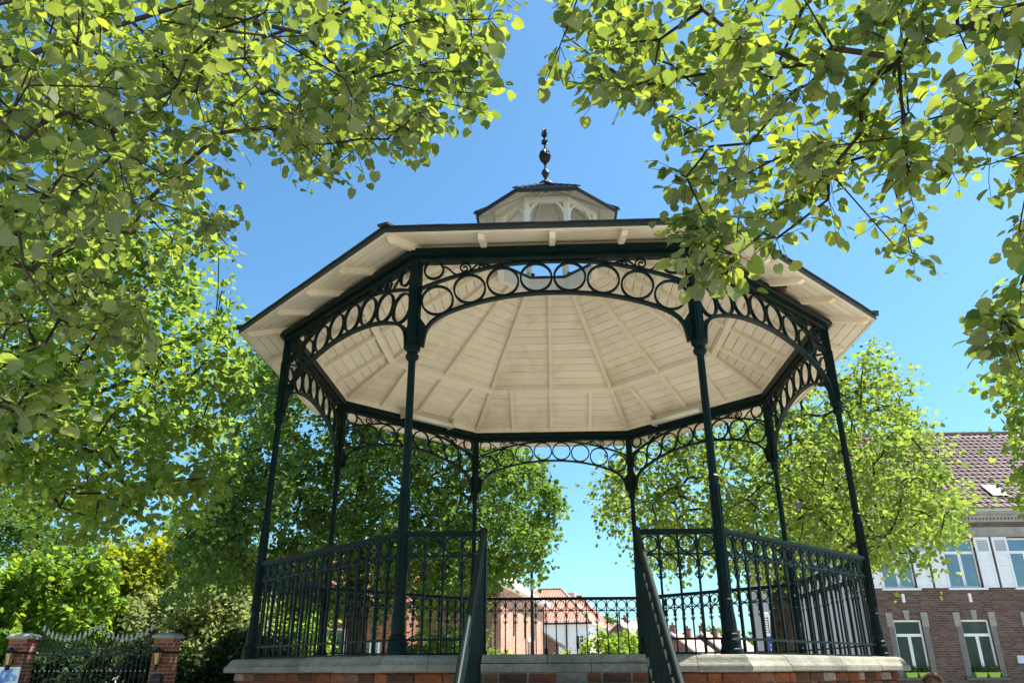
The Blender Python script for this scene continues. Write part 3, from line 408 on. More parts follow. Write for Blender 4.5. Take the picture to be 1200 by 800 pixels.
BACKR_CLUMPS = "237,395,331 674,510,474 857,758,468 632,620,362 625,864,523 433,878,205 370,401,210 599,723,478 608,322,213 709,730,442 511,949,252 730,746,258 632,824,614 360,388,363 600,300,284 300,347,338 741,848,362 785,854,295 720,525,297 545,889,290 167,700,370 425,422,197 522,361,286 449,654,379 614,725,450 220,938,492 112,779,351 399,477,166 635,704,325 709,669,504 701,440,227 624,380,368 537,705,334 544,716,456 261,291,266 164,471,203 504,225,345 321,830,225 154,658,409 729,670,574 349,930,338 619,686,433 444,363,220 711,597,341 204,572,368 276,901,230 528,820,403 555,570,326 418,936,309 212,445,223 265,812,453 168,787,302 317,324,246 444,458,372 495,585,261 731,642,236 469,535,516 615,741,293 645,574,464 374,357,223 246,803,326 293,837,306 445,265,310 558,465,476 278,314,226 648,797,263 267,428,378 631,679,534 597,393,166 476,203,358 471,222,321 435,345,447 342,427,281 233,479,324 376,966,260 379,964,348 377,381,418 802,759,265 187,564,291 426,414,307 123,844,322 539,811,420 542,888,270 295,401,438 781,810,419 630,325,291 336,369,347 444,484,239 369,449,159 301,393,290 576,900,294 450,409,239 521,870,475 98,426,310 638,602,384 421,855,256 489,420,180 641,741,522 483,182,420 307,454,384 137,345,314 323,304,390 543,668,211 514,310,174 117,510,232 377,343,387 438,809,452 492,541,212 172,576,339 376,324,346 633,633,214 606,824,398 448,886,533 491,332,162 335,259,341 161,801,334 425,855,282 629,384,444 505,410,314 224,360,176 568,685,442 447,812,261 265,728,419 118,487,280 550,311,455 208,605,198 397,439,176 671,707,265 368,504,333 432,364,296 484,535,495 627,347,326 326,796,413 328,648,439 643,726,422 207,515,234 189,471,326 673,567,291 559,516,321 252,301,313 229,353,342 446,545,436 477,636,497 729,506,352 370,575,407 392,519,496 459,712,554 563,825,515 681,500,254 383,399,305 761,698,579 478,760,343 630,469,359 398,353,267 396,702,334 147,330,202 240,963,336 577,428,173 349,492,460 631,440,365 521,302,407 294,927,388 244,1005,235 575,429,201 639,501,223 335,929,376 571,304,356 354,334,276 453,385,316 397,827,410 258,386,204 204,665,222 632,450,220 318,550,279 501,295,442 313,487,192 619,545,254 377,797,443 245,536,213 588,213,207 458,745,400 656,402,240 474,564,384 525,478,406 623,538,358 296,861,515 513,426,234 279,454,409 569,355,177 564,503,262 676,616,321 595,281,182 505,449,270 257,366,291 525,287,435 322,855,500 424,526,303 546,290,267 707,679,532 541,570,277 630,571,328 342,316,217 636,850,562 608,572,447 391,719,308 497,792,479 600,801,443 559,353,322 751,681,412 357,321,375 241,405,303 228,428,290 379,485,411 449,341,270 263,890,549 379,520,277 239,465,256 704,572,320 496,508,207 533,562,373 759,847,284 300,763,538 277,311,183 840,721,361 713,696,449 104,373,273 484,295,180 663,376,248 728,700,334 471,242,367 435,389,245 225,533,202 822,761,528 665,861,334 165,842,436 642,639,300 464,328,386 507,407,273 668,598,297 173,349,214 686,784,492 741,707,290 386,732,283 648,661,325 509,327,418 446,701,422 166,826,408 204,942,376 635,633,383 568,588,550 572,318,263 448,529,386 643,692,576 412,332,394 620,690,222 382,946,321 279,361,260 260,796,392 786,676,309 590,726,498 114,400,241 580,371,238 763,681,323 282,833,232 247,349,398 738,756,403 395,822,532 408,417,334 468,926,221 537,243,374 237,565,290 211,353,349 707,640,533 530,827,351 534,569,294 658,825,582 679,508,347 444,366,403 345,511,441 485,332,444 677,733,210 256,915,520 640,733,473 653,519,577 396,674,268 570,471,205 538,658,245 304,421,152 297,742,268 740,564,250 381,616,275 757,853,336 606,398,405 432,504,258 673,426,400 363,296,229 367,491,178 557,484,326 379,707,528 666,665,479 601,753,241 180,374,272 597,492,526 536,639,528 294,933,340 462,614,504 337,643,246 200,398,320 469,825,260 566,946,231 291,547,477 403,450,342 258,334,189 228,458,420 163,827,378 361,835,414 693,828,285 184,392,262 345,843,471 580,754,332 182,565,416 294,411,232 389,491,463 670,474,376 455,615,444 491,890,390 190,859,384 597,540,251 427,662,261 341,520,401"
GARDL_CLUMPS = "-1580,1509,128 -1618,1422,201 -1505,1361,182 -1608,1394,249 -1467,1397,192 -1558,1279,63 -1515,1331,-11 -1364,1347,96 -1441,1398,218 -1639,1564,32 -1520,1314,259 -1375,1271,96 -1500,1362,162 -1532,1198,159 -1478,1488,95 -1538,1319,229 -1453,1552,268 -1608,1518,164 -1655,1425,107 -1681,1447,242 -1495,1406,169 -1507,1213,205 -1647,1495,267 -1546,1217,100 -1568,1356,258 -1582,1223,196 -1524,1507,53 -1428,1236,262 -1581,1281,128 -1320,1340,231 -1374,1282,99 -1634,1477,164 -1454,1265,196 -1429,1512,96 -1654,1518,82 -1565,1334,0 -1689,1421,139 -1585,1478,223 -1587,1290,81 -1434,1349,134 -1573,1347,38 -1633,1455,113 -1552,1209,141 -1520,1540,307 -1504,1427,136 -1507,1249,145 -1576,1417,110 -1623,1470,106 -1598,1491,258 -1516,1452,162 -1614,1527,249 -1561,1301,247 -1584,1578,189 -1648,1550,2 -1396,1281,40 -1350,1424,159 -1307,1333,166 -1558,1223,41 -1558,1511,289 -1431,1586,197 -1397,1454,231 -1392,1255,116 -1427,1274,215 -1485,1470,80 -1329,1271,276 -1531,1170,182 -1673,1439,241 -1521,1393,238 -1496,1224,-13 -1675,1487,122 -1506,1448,265 -1553,1526,234 -1579,1355,33 -1514,1205,202 -1433,1503,268 -1564,1293,212 -1404,1406,283 -1593,1410,146 -1465,1599,105 -1491,1344,233 -1561,1500,136 -1458,1463,238 -1574,1470,163 -1416,1412,74 -1571,1247,105 -1744,1468,164 -1586,1563,236 -1496,1212,77 -1406,1443,181 -1588,1541,236"
GARDM_CLUMPS = "-1416,1933,100 -1587,2229,410 -1634,1920,254 -1349,2103,319 -1499,1684,321 -1461,2078,232 -1211,1999,321 -1402,1908,82 -1609,2048,283 -1637,2050,383 -1292,1759,201 -1549,1846,383 -1305,2107,309 -1242,2025,310 -1351,2027,311 -1510,1994,130 -1444,2101,411 -1537,1855,227 -1372,1965,385 -1512,2289,375 -1383,1981,123 -1228,2011,341 -1474,1775,157 -1485,1985,144 -1329,1898,398 -1296,1764,295 -1329,2139,174 -1775,2146,270 -1575,2223,370 -1433,1788,223 -1277,2107,187 -1454,1969,307 -1524,2086,448 -1567,1845,162 -1750,2179,188 -1533,1998,216 -1531,2243,232 -1416,2196,162 -1393,2206,193 -1318,1884,267 -1461,2156,383 -1470,1880,92 -1331,2045,394 -1563,2098,120 -1442,2006,399 -1650,2020,407 -1344,2372,268 -1600,2057,268 -1526,1852,271 -1529,1966,232 -1216,1930,336 -1428,1738,280 -1541,2137,428 -1480,1680,342 -1660,2083,125 -1296,2105,310 -1381,2137,198 -1382,1913,322 -1683,1956,193 -1389,1965,363 -1206,1911,305 -1499,1809,129 -1429,2228,223 -1800,2120,342 -1369,1768,376 -1541,1841,180 -1738,2045,348 -1293,1922,249 -1151,1820,193 -1440,1904,101 -1535,1966,281 -1408,1736,319 -1649,2150,237 -1335,1996,245 -1688,2085,184 -1607,2161,166 -1192,1842,230 -1430,2098,208 -1267,1788,215 -1319,2182,257 -1349,1786,145 -1484,1897,143 -1520,2144,321 -1508,1672,292 -1787,2121,303 -1674,2056,211 -1255,1763,391 -1424,2189,377 -1399,1806,128 -1531,1870,283 -1346,1796,309 -1552,2165,267 -1351,1865,252 -1736,2010,336 -1461,2194,409 -1561,1948,255 -1477,1710,296 -1524,1803,110 -1385,1898,221 -1476,1816,105 -1314,2021,276 -1544,2277,122 -1260,1945,243 -1781,2137,349 -1374,1768,100 -1426,1678,299 -1336,2142,150 -1590,2089,200 -1413,1688,240 -1452,1705,94 -1749,2182,296 -1313,2164,379 -1685,2123,301 -1719,2128,359 -1412,1922,305 -1701,2193,193 -1490,1682,334 -1362,1805,386 -1371,1882,92 -1386,2110,175 -1454,1774,349 -1322,2104,178 -1333,2182,208 -1698,2206,334 -1505,2187,184 -1210,1901,238 -1444,2000,365 -1524,2063,169 -1371,1708,268 -1514,1802,228 -1359,1859,70 -1679,1977,175 -1399,2268,212 -1413,1703,198 -1416,1771,156 -1724,1981,264 -1404,1946,144 -1341,2165,171 -1542,1983,234 -1686,1990,361 -1761,2134,349 -1404,1752,216 -1608,2201,109 -1551,2190,162 -1625,2178,336 -1497,1838,136 -1681,2202,431 -1359,1964,117 -1334,1867,358 -1268,1902,349"
GARDR_CLUMPS = "-1301,1813,184 -1050,1570,234 -1427,1722,71 -1218,1816,208 -1004,1630,159 -1131,1740,200 -1214,1649,65 -1433,1769,89 -1111,1650,-22 -1198,1594,145 -1003,1829,38 -1139,1547,193 -974,1733,9 -1246,1656,158 -1087,1854,141 -1219,1593,204 -1215,1693,189 -1264,1763,204 -1104,1498,131 -1062,1957,79 -1140,1517,120 -1069,1561,108 -978,1553,76 -1054,1924,147 -1227,1785,144 -1183,1622,146 -1247,1791,39 -1227,1618,174 -1099,1476,66 -1173,1730,149 -1040,1576,63 -1202,1510,127 -1186,1704,134 -1051,1604,202 -1158,1787,82 -1228,1632,190 -946,1619,118 -1212,1817,106 -1135,1621,170 -1307,1682,134 -1071,1672,75 -1100,1616,96 -1009,1572,211 -1133,1499,103 -1122,1590,80 -1065,1657,-2 -1272,1646,159 -1350,1752,109 -1275,1518,52 -1342,1655,133 -1254,1696,144 -1267,1867,9 -955,1596,57 -1235,1657,173 -957,1535,125 -1238,1397,61 -1043,1515,218 -1109,1454,194 -1169,1632,213 -1051,1785,117 -1098,1561,67 -1397,1717,141 -1122,1508,10 -1123,1638,182 -1351,1575,50 -1062,1516,122 -1376,1713,136 -1269,1832,71 -1037,1660,209 -1103,1521,78 -1330,1834,183 -1244,1531,174 -959,1642,71 -1238,1627,73 -1296,1707,199 -1028,1655,245 -1172,1759,132 -1142,1620,127 -1145,1743,237 -1147,1814,211 -1006,1678,122 -1128,1902,60 -1136,1607,90 -1092,1484,154 -975,1634,60 -1052,1662,186 -1219,1816,-30 -1121,1613,95 -1144,1777,105 -1043,1889,58 -1050,1550,126 -1101,1649,28 -1031,1659,155 -1317,1713,206 -1419,1800,131 -1054,1858,137 -1233,1452,148 -975,1663,195 -1130,1611,82 -1095,1902,227 -1443,1742,82 -1041,1616,190 -1051,1571,163 -1248,1621,91 -1120,1896,135 -944,1602,55 -1247,1884,62 -1078,1639,245 -1142,1458,107 -1084,1669,13 -1099,1892,7 -972,1566,139 -1041,1562,206 -1236,1736,124 -1304,1633,167 -1151,1735,240 -1110,1911,19 -1305,1671,163 -1106,1481,75 -1263,1558,123 -1155,1845,222 -1222,1446,109 -1344,1623,85 -943,1625,18 -1172,1532,209 -1056,1526,146 -1048,1708,185 -1110,1817,63 -1345,1779,180 -1067,1737,260"
LAUREL_CLUMPS = "214,1858,27 328,1968,18 295,1975,91 266,1990,99 199,1763,14 125,1808,32 163,1972,3 209,1959,89 228,1827,64 188,1792,46 117,1807,49 136,1943,79 296,1986,76 306,1920,75 250,2022,87 240,1780,-16 166,1831,-13 205,1985,81 176,1771,94 157,1909,70 284,1873,-20 259,1887,71 127,1904,12 262,1981,-2 303,1761,13 179,1778,27 193,1779,59 214,2017,22 244,1786,28 323,1935,9 207,1762,35 326,1921,66 287,2025,53 302,1741,44 264,1739,41 280,2025,33 232,1769,56 158,1991,14 185,1801,35 142,1768,1 171,2014,60 185,1966,75 213,1892,-12 176,1924,-9 207,1837,0 160,1817,85 268,1784,2 120,1842,33 256,1929,95 289,2022,79 183,2035,-23 314,1971,59 318,1957,67 202,2004,85 251,1756,9 221,1853,37 204,1745,50 198,1895,13 200,1869,82 268,1898,-20"
SHRUB_CLUMPS = "-293,1095,52 -278,1038,20 -309,1105,7 -343,970,15 -224,943,7 -355,1089,21 -197,965,-16 -292,999,14 -322,1049,-28 -292,1066,27 -209,1003,-11 -167,994,-9 -324,972,31 -208,1098,68 -294,1122,73 -275,993,-34 -309,962,16 -253,1060,-2 -324,1094,31 -184,955,66 -219,1077,33 -243,1105,-37 -244,964,33 -196,1034,24 -308,1024,44 -229,963,45 -246,1044,-31 -196,943,17 -340,1083,-3 -351,1095,2 -306,954,-16 -349,1096,-13 -229,1065,24 -263,1116,11 -264,972,50 -257,1008,-8 -322,1065,67 -340,1067,-4 -224,986,72 -322,1110,-27 -207,1020,14 -245,1007,17 -322,1066,68 -211,1112,69 -217,1083,41 -274,1079,5 -175,983,13 -235,1033,4 -304,1116,-38 -216,1067,25"
# ================================================================== ground and sky setting
def ground_z(x, y):
    t = min(1, max(0, (y-14)/50)); return GZ + 1.35*t*t*(3-2*t)
gx = [-900,-300,-120,-60,-40,-30,-20,-12,-6,0,6,12,20,30,40,60,120,300,900]
gy = [-900,-300,-100,-40,-20,-10,0,8,14,20,26,32,40,48,56,64,80,120,200,400,900]
g = MB(); W_ = len(gx)
for y in gy:
    for x in gx: g.v.append((x, y, ground_z(x, y)))
for j in range(len(gy)-1):
    for i in range(W_-1): g.f.append((j*W_+i, j*W_+i+1, (j+1)*W_+i+1, (j+1)*W_+i))
def groundmat():
    m, nt, b = newmat('pale_gravel_square'); v = coords(nt)
    c = ramp(nt, noise(nt, v, .35, 6), [(.35,(.40,.37,.31)),(.65,(.50,.47,.40))])
    c = mixc(nt, 1, c, ramp(nt, noise(nt, v, 25, 3), [(.3,(.75,.75,.75)),(.7,(1.15,1.15,1.15))]), 'MULTIPLY')
    nt.links.new(c, b.inputs['Base Color']); b.inputs['Roughness'].default_value = .95
    b.inputs['Specular IOR Level'].default_value = .1
    bump(nt, b, noise(nt, v, 60, 3), .5, .01); return m
o = obj('ground', g, groundmat(), kind='structure')
# lawn of the garden beyond the gate
lw = MB(); lw.add([(-40,6.2,GZ+.004),(-6.4,6.2,GZ+.004),(-6.4,13.9,GZ+.004),(-40,13.9,GZ+.004)], [(0,1,2,3)])
obj('garden_ground', lw, plain('lawn', (.05,.09,.02), .95, .4, 3, .1, .5), kind='structure')

# ================================================================== bandstand
R_COL = 3.376; T8 = math.tan(rad(22.5)); A_COL = R_COL*math.cos(rad(22.5)); HX = R_COL*math.sin(rad(22.5))
UP = (0,0,-GZ)
stand = thing('bandstand', 'octagonal bandstand with dark green iron columns and cream boarded roof on brick plinth', 'bandstand', (0,0,GZ))
def zb(a): return 3.66-(a-3.10)*.30 if a >= 3.10 else 3.66+(3.10-a)*.655      # underside of the roof boards

# --- plinth
pl = MB(); pl.lathe([(3.215/math.cos(rad(22.5)), GZ), (3.215/math.cos(rad(22.5)), -.122)], 8, rot=rad(22.5))
plinth = obj('plinth', pl, brickmat('plinth_brickwork', [(.14,.06,.04),(.26,.09,.045),(.34,.13,.06)], (.28,.25,.21), .21, .075), stand, loc=UP)
prof = [(2.95,-.122),(2.95,0),(3.245,0),(3.272,-.006),(3.292,-.022),(3.304,-.045),(3.318,-.062),(3.331,-.070),(3.337,-.082),(3.337,-.114),(3.33,-.122)]
rnd = random.Random(5)
cop_m = {}
for k in range(8):
    cuts = [None, -.66, None, .66, None] if k == 0 else [None, -.78, .02, .84, None]
    if k == 0: segs = [(None,-1.02),(-1.016,-.66),(.66,.99),(.994,None)]
    else:
        c1, c2, c3 = (-.72+rnd.uniform(-.1,.1), .05+rnd.uniform(-.1,.1), .80+rnd.uniform(-.1,.1))
        segs = [(None,c1),(c1+.005,c2),(c2+.005,c3),(c3+.005,None)]
    for s0, s1 in segs:
        dz = rnd.uniform(-.003,.003); pr = [(a+rnd.uniform(-.002,.002), z+dz) for a, z in prof]
        obj('coping_stone', MB().mitre(pr, s0, s1), M_stone, plinth, rz=k*PI/4)
for z0, z1, a in ((-.058,0,3.30),(-.122,-.063,3.33)):
    cut = -.12 if z1 == 0 else .2
    for s0, s1 in ((-.655,cut),(cut+.005,.655)):
        obj('landing_slab', MB().box(s0,s1,-a,-2.95,z0,z1), M_stone, plinth)
obj('deck', MB().lathe([(2.952/math.cos(rad(22.5)),-.10),(2.952/math.cos(rad(22.5)),-.004)], 8, rot=rad(22.5)), M_floor, stand, loc=UP)
bl_meshes = {}
def brick_mesh(L):
    key = round(L, 2)
    if key not in bl_meshes:
        bl_meshes[key] = MB().bbox(-L/2, L/2, 0, .03, 0, .062, .005).mesh('brick', M_brick)
    return bl_meshes[key]
for k in (7, 0, 1):
    for row in range(3):
        z = -.128-.0745*(row+1)+.010
        half = 3.24*T8
        x = -half+.004; i = row
        while x < half-.03:
            L = .205 if i % 2 == 0 else .098
            if row == 0 and rnd.random() < .5: L = .205
            L = min(L, half-.004-x)
            if L > .03:
                b = link('brick', brick_mesh(L), plinth)
                th = k*PI/4; yy = -3.238+rnd.uniform(-.004,.003)
                cx = x+L/2
                b.location = (cx*math.cos(th)-yy*math.sin(th), cx*math.sin(th)+yy*math.cos(th), z+rnd.uniform(-.001,.001))
                b.rotation_euler = (0,0,th+rnd.uniform(-.006,.006))
            x += L+.013; i += 1
# --- stairs
st = MB().box(-.72,.72,-5.6,-3.24,GZ,GZ+.02)
stairs = obj('stairs', st, M_stone, stand, loc=UP)
for i in range(1, 8):
    zt = -.2125*i; y1 = -3.235 if i == 1 else -3.36-.32*(i-1)+.02
    obj('step', MB().bbox(-.72,.72,-3.36-.32*i,y1,zt-.05,zt,.006), M_stone, stairs)
    obj('riser', MB().box(-.70,.70,-3.335-.32*(i-1),-3.30-.32*(i-1),zt,zt+.1625-(0 if i > 1 else .075)), M_mortar, stairs)
    if i == 1:
        for row in range(2):
            x = -.70+(.05 if row else 0)
            while x < .66:
                L = min(.205 if rnd.random() < .7 else .098, .70-x)
                if L > .03: link('brick', brick_mesh(L), stairs, (x+L/2, -3.3445-rnd.uniform(0,.003), -.199-row*.0745+.008), rnd.uniform(-.006,.006))
                x += L+.013

# --- columns
colprof = [(.086,0),(.086,.035),(.080,.042),(.076,.072),(.080,.080),(.078,.098),(.064,.122),(.067,.13),(.066,.143),(.054,.152),(.058,.19),(.0575,.225),(.050,.30),(.0445,.372),(.049,.380),(.049,.398),(.0445,.404)]
shaft = [(.0445,.40),(.0425,.50),(.0405,.92),(.040,1.335),(.047,1.345),(.047,1.375),(.036,1.388),(.0335,2.48)]
capp = [(.034,2.46),(.050,2.475),(.060,2.492),(.062,2.512),(.052,2.524),(.049,2.545),(.056,2.555),(.071,2.568),(.073,2.592),(.070,2.602),(.055,2.612)]
m_base = MB().lathe(colprof, 16).mesh('column_base', M_iron)
mb = MB().lathe(shaft, 8, rot=rad(22.5))
for i in range(8):                                                # reeds on the faces of the shaft
    a = i*PI/4
    mb.tube([(.041*math.cos(a),.041*math.sin(a),.46),(.0385*math.cos(a),.0385*math.sin(a),1.30)], .0075, 5)
m_shaft = mb.mesh('column', M_iron)
m_cap = MB().lathe(capp, 16).mesh('capital', M_iron)
mb = MB().box(-.044,.044,-.044,.044,2.606,3.50)
mb.box(-.050,.050,-.050,.050,3.17,3.20); mb.box(-.022,.022,-.051,.051,2.64,3.16); mb.box(-.051,.051,-.022,.022,2.64,3.16)
m_post = mb.mesh('column_post', M_iron)
for k in range(8):
    a = rad(-112.5)+k*PI/4
    c = link('column', m_shaft, stand, (R_COL*math.cos(a), R_COL*math.sin(a), -GZ), a+PI/2)
    for n_, m_ in (('column_base',m_base),('capital',m_cap),('column_post',m_post)): link(n_, m_, c)

# --- ring beam
m_beam = MB().mitre([(3.055,3.508),(3.055,3.60),(3.10,3.60),(3.10,3.575),(3.214,3.575),(3.214,3.528),(3.195,3.520),(3.195,3.508)]).mesh('ring_beam', M_iron)
mb = MB().mitre([(3.085,3.455),(3.085,3.507),(3.165,3.507),(3.165,3.478),(3.155,3.455)]); m_beam2 = mb.mesh('beam_moulding', M_iron)
# --- iron arch friezes
low = [(0,3.120),(.14,3.118),(.28,3.108),(.42,3.092),(.56,3.068),(.70,3.036),(.84,2.993),(.95,2.952),(1.03,2.914),(1.09,2.876),(1.135,2.836),(1.168,2.786),(1.186,2.73),(1.196,2.66),(1.203,2.60)]
upp = [(0,3.450),(.2,3.446),(.4,3.431),(.6,3.399),(.8,3.350),(1.0,3.288),(1.12,3.244),(1.235,3.195)]
lowp = [(-x,z) for x,z in reversed(low[1:])]+low
uppp = [(-x,z) for x,z in reversed(upp[1:])]+upp
mb = MB(); mb.strip(lowp, .026, -A_COL-.028, -A_COL+.028); mb.strip(uppp, .024, -A_COL-.022, -A_COL+.022)
for s in (-1, 1):                                                # solid web where the arch meets the column
    w = [(s*1.245,2.60),(s*1.203,2.60),(s*1.196,2.66),(s*1.186,2.73),(s*1.168,2.786),(s*1.20,2.84),(s*1.245,2.90)]
    mb.prism(w if s > 0 else list(reversed(w)), -A_COL-.012, -A_COL+.012)
m_arch = mb.mesh('arch_frieze', M_iron)
m_ring = MB().ring(0,0,0,.146,.009,28,.016).mesh('ring', M_iron)
m_ring2 = MB().ring(0,0,0,.090,.0095,22,.014).mesh('small_ring', M_iron)
def scroll_pts():
    p = []
    for i in range(26):                                          # spiral eye
        t = i/25; a = 1.2+t*3.4*PI; r = .012+.050*t
        p.append((-.02+r*math.cos(a), .052+r*math.sin(a)))
    return p
def curve(pts, n=7):
    out = []
    P = [pts[0]]+list(pts)+[pts[-1]]
    for i in range(1, len(P)-2):
        for j in range(n):
            t = j/n; q = []
            for c in (0, 1):
                a, b, d, e = P[i-1][c], P[i][c], P[i+1][c], P[i+2][c]
                q.append(.5*(2*b+(d-a)*t+(2*a-5*b+4*d-e)*t*t+(3*b-a-3*d+e)*t**3))
            out.append(tuple(q))
    out.append(pts[-1]); return out
def spiral(cx, cz, r0, r1, a0, turns, n=22):
    return [(cx+(r0+(r1-r0)*i/n)*math.cos(a0+turns*2*PI*i/n), cz+(r0+(r1-r0)*i/n)*math.sin(a0+turns*2*PI*i/n)) for i in range(n+1)]
# scrolls of the left spandrel, measured on the front arch: x from the column inwards
sA = curve([(-1.045,3.425),(-.99,3.40),(-.93,3.342),(-.865,3.318),(-.80,3.345),(-.775,3.395)])+spiral(-.832,3.398,.057,.012,0,1.45)
sB = curve([(-.79,3.355),(-.745,3.405),(-.70,3.440),(-.655,3.430),(-.64,3.398)])+spiral(-.675,3.396,.035,.010,0,1.1,16)
sC = curve([(-.665,3.440),(-.61,3.425),(-.545,3.402),(-.50,3.418),(-.487,3.447)])
m_scr = []
for s in (1, -1):
    for c in (sA, sB, sC):
        m_scr.append(MB().strip([(s*x, z) for x, z in c], .014, -A_COL-.010, -A_COL+.010).mesh('scroll', M_iron))
for k in range(8):
    rz = k*PI/4
    bm_ = link('ring_beam', m_beam, stand, UP, rz); link('beam_moulding', m_beam2, bm_)
    ar = link('arch_frieze', m_arch, stand, UP, rz)
    for x, z in ((.157,3.282),(.470,3.246),(.782,3.178),(1.082,3.066)):
        for s in (-1, 1): link('ring', m_ring, ar, (s*x,-A_COL,z))
    for s in (-1, 1): link('small_ring', m_ring2, ar, (s*1.125,-A_COL,3.383))
    for m_ in m_scr: link('scroll', m_, ar)

# --- railings
def lozenge(mb, z, r=.013, h=.02, x=0):
    mb.lathe([(.004,z-h),(r,z),(.004,z+h)], 6, (x,0))
bal = MB().box(-.0085,.0085,-.0085,.0085,.018,.90)
lozenge(bal,.575,.016,.022); lozenge(bal,.525,.012,.014)
for s in (-1, 1):
    bal.strip([(s*.006,.555),(s*.026,.578),(s*.034,.595),(s*.028,.604)], .007, -.006, .006)
    bal.strip([(s*.006,.60),(s*.020,.588),(s*.034,.595)], .006, -.005, .005)
m_bal = bal.mesh('baluster', M_iron)
m_rr = MB().ring(0,0,0,.0645,.006,18,.008).mesh('ring', M_iron)
arc = [(.0645*math.cos(rad(d)), .0645*math.sin(rad(d))) for d in range(-40,221,13)]
m_ra = MB().strip(arc, .011, -.007, .007).mesh('ring_arc', M_iron)
def railing(k, x0, x1, nb):
    y = -A_COL
    mb = MB()
    mb.box(x0,x1,y-.026,y+.026,.918,.945); mb.box(x0,x1,y-.018,y+.018,.900,.9178)
    mb.box(x0,x0+.012,y-.009,y+.009,.0,.92); mb.box(x1-.012,x1,y-.009,y+.009,.0,.92); mb.box(x0,x1,y-.012,y+.012,.743,.756); mb.box(x0,x1,y-.011,y+.011,.104,.122); mb.box(x0,x1,y-.010,y+.010,.004,.0175)
    r = obj('railing', mb, M_iron, stand, loc=UP, rz=k*PI/4)
    d = (x1-x0)/nb
    for i in range(nb):
        xc = x0+d*(i+.5)
        if i > 0: link('baluster', m_bal, r, (x0+d*i, y, 0))
        link('ring', m_rr, r, (xc, y, .828)); link('ring_arc', m_ra, r, (xc, y, .676))
for k in range(1, 8): railing(k, -HX+.036, HX-.036, 16)
railing(0, -HX+.04, -.645, 4); railing(0, .645, HX-.04, 4)
SL = .664
for s in (-1, 1):
    x = s*.62; mb = MB()
    def hz(y): return .935-SL*(-3.16-y)
    ytop, ybot = -3.14, -5.62
    mb.tube([(x,ytop,hz(ytop)+.003),(x,ytop-.02,hz(ytop-.02)+.003),(x,ybot,hz(ybot)+.003)],.0225,14)
    mb.beam((x,ytop,hz(ytop)-.022),(x,ybot,hz(ybot)-.022),.040,.016)
    mb.beam((x,ytop,hz(ytop)-.14),(x,ybot,hz(ybot)-.14),.026,.014)
    mb.beam((x,ytop,hz(ytop)-.80),(x,ybot,hz(ybot)-.80),.026,.018)
    sr = obj('stair_railing', mb, M_iron, stand, loc=UP)
    nw = MB().box(x-.026,x+.026,-3.166,-3.114,.002,.93); nw.box(x-.034,x+.034,-3.174,-3.106,.002,.03); nw.box(x-.031,x+.031,-3.171,-3.109,.93,.955)
    obj('newel', nw, M_iron, sr)
    nw = MB().box(x-.026,x+.026,-5.64,-5.588,GZ+.002,hz(-5.614)); nw.sphere((x,-5.614,hz(-5.614)+.07),.045,10,6); obj('newel', nw, M_iron, sr)
    y = -3.27
    while y > -5.5:
        ft = -.2125*max(0, min(7, math.floor((-3.36-y)/.32)+1)) if y < -3.36 else .0
        obj('baluster', MB().box(x-.008,x+.008,y-.008,y+.008,max(ft,hz(y)-1.1)+.001,hz(y)-.02), M_iron, sr)
        y -= .118

# --- roof: boards, rafters, purlins
def board_rows(a_list):
    ms = []
    for a0, a1 in a_list:
        t = .016
        ms.append(MB().mitre([(a1,zb(a1)),(a0,zb(a0)),(a0,zb(a0)+t),(a1,zb(a1)+t)]).mesh('board', M_cream))
    return ms
rows = []
a = 3.605
while a > 3.12: rows.append((a, max(a-.098,3.104))); a -= .1045
a = 3.098
while a > .80: rows.append((a, max(a-.1045,.745))); a -= .1125
boards = board_rows(rows)
m_deck = MB().mitre([(3.62,zb(3.62)+.02),(3.10,zb(3.10)+.02),(.745,zb(.745)+.02),(.745,zb(.745)+.035),(3.10,zb(3.10)+.035),(3.62,zb(3.62)+.035)]).mesh('ceiling', plain('roof_felt',(.05,.045,.04),.9))
def slope_beam(p, w, h, endcut=True):
    """rafter under the boards along plan points p (x, y) -> follows the two roof pitches"""
    mb = MB(); vs = []
    P = []
    for (x, y, zt) in p: P.append((x, y, zt))
    d = Vector((P[-1][0]-P[0][0], P[-1][1]-P[0][1], 0)).normalized(); sd = Vector((-d.y, d.x, 0))*w/2
    hs = [h]*len(P)
    if endcut: hs[0] = h*.45; hs[1] = h
    vs = []
    for (x, y, z), hh in zip(P, hs):
        vs += [(x-sd.x,y-sd.y,z),(x+sd.x,y+sd.y,z),(x+sd.x,y+sd.y,z-hh),(x-sd.x,y-sd.y,z-hh)]
    fs = []
    for i in range(len(P)-1):
        for q in range(4):
            l = (q+1) % 4; fs.append((i*4+q, i*4+l, (i+1)*4+l, (i+1)*4+q))
    fs += [(3,2,1,0), tuple((len(P)-1)*4+q for q in range(4))]
    return mb.add(vs, fs)
def rpts(x, alist, hip=False):
    out = []
    for a in alist:
        if hip: out.append((a*T8, -a, zb(a)-.001))
        else: out.append((x, -a, zb(a)-.001))
    return out
RW = .054; RH = .062
x4 = HX*.5
m_common = slope_beam(rpts(0,[3.575,3.52,3.10,.70]), RW, RH).mesh('common_rafter', M_cream)
m_jack = [slope_beam(rpts(s*x4,[3.575,3.52,3.10,2.37]), RW, RH).mesh('jack_rafter', M_cream) for s in (-1,1)]
m_hip = slope_beam(rpts(0,[3.555,3.50,3.10,.70],True), RW*1.15, RH*1.12).mesh('hip_rafter', M_cream)
a_p = 2.35
m_purl = []
for x0, x1 in ((None,-x4-.0),( -x4,-RW/2),(RW/2,x4),(x4,None)): pass
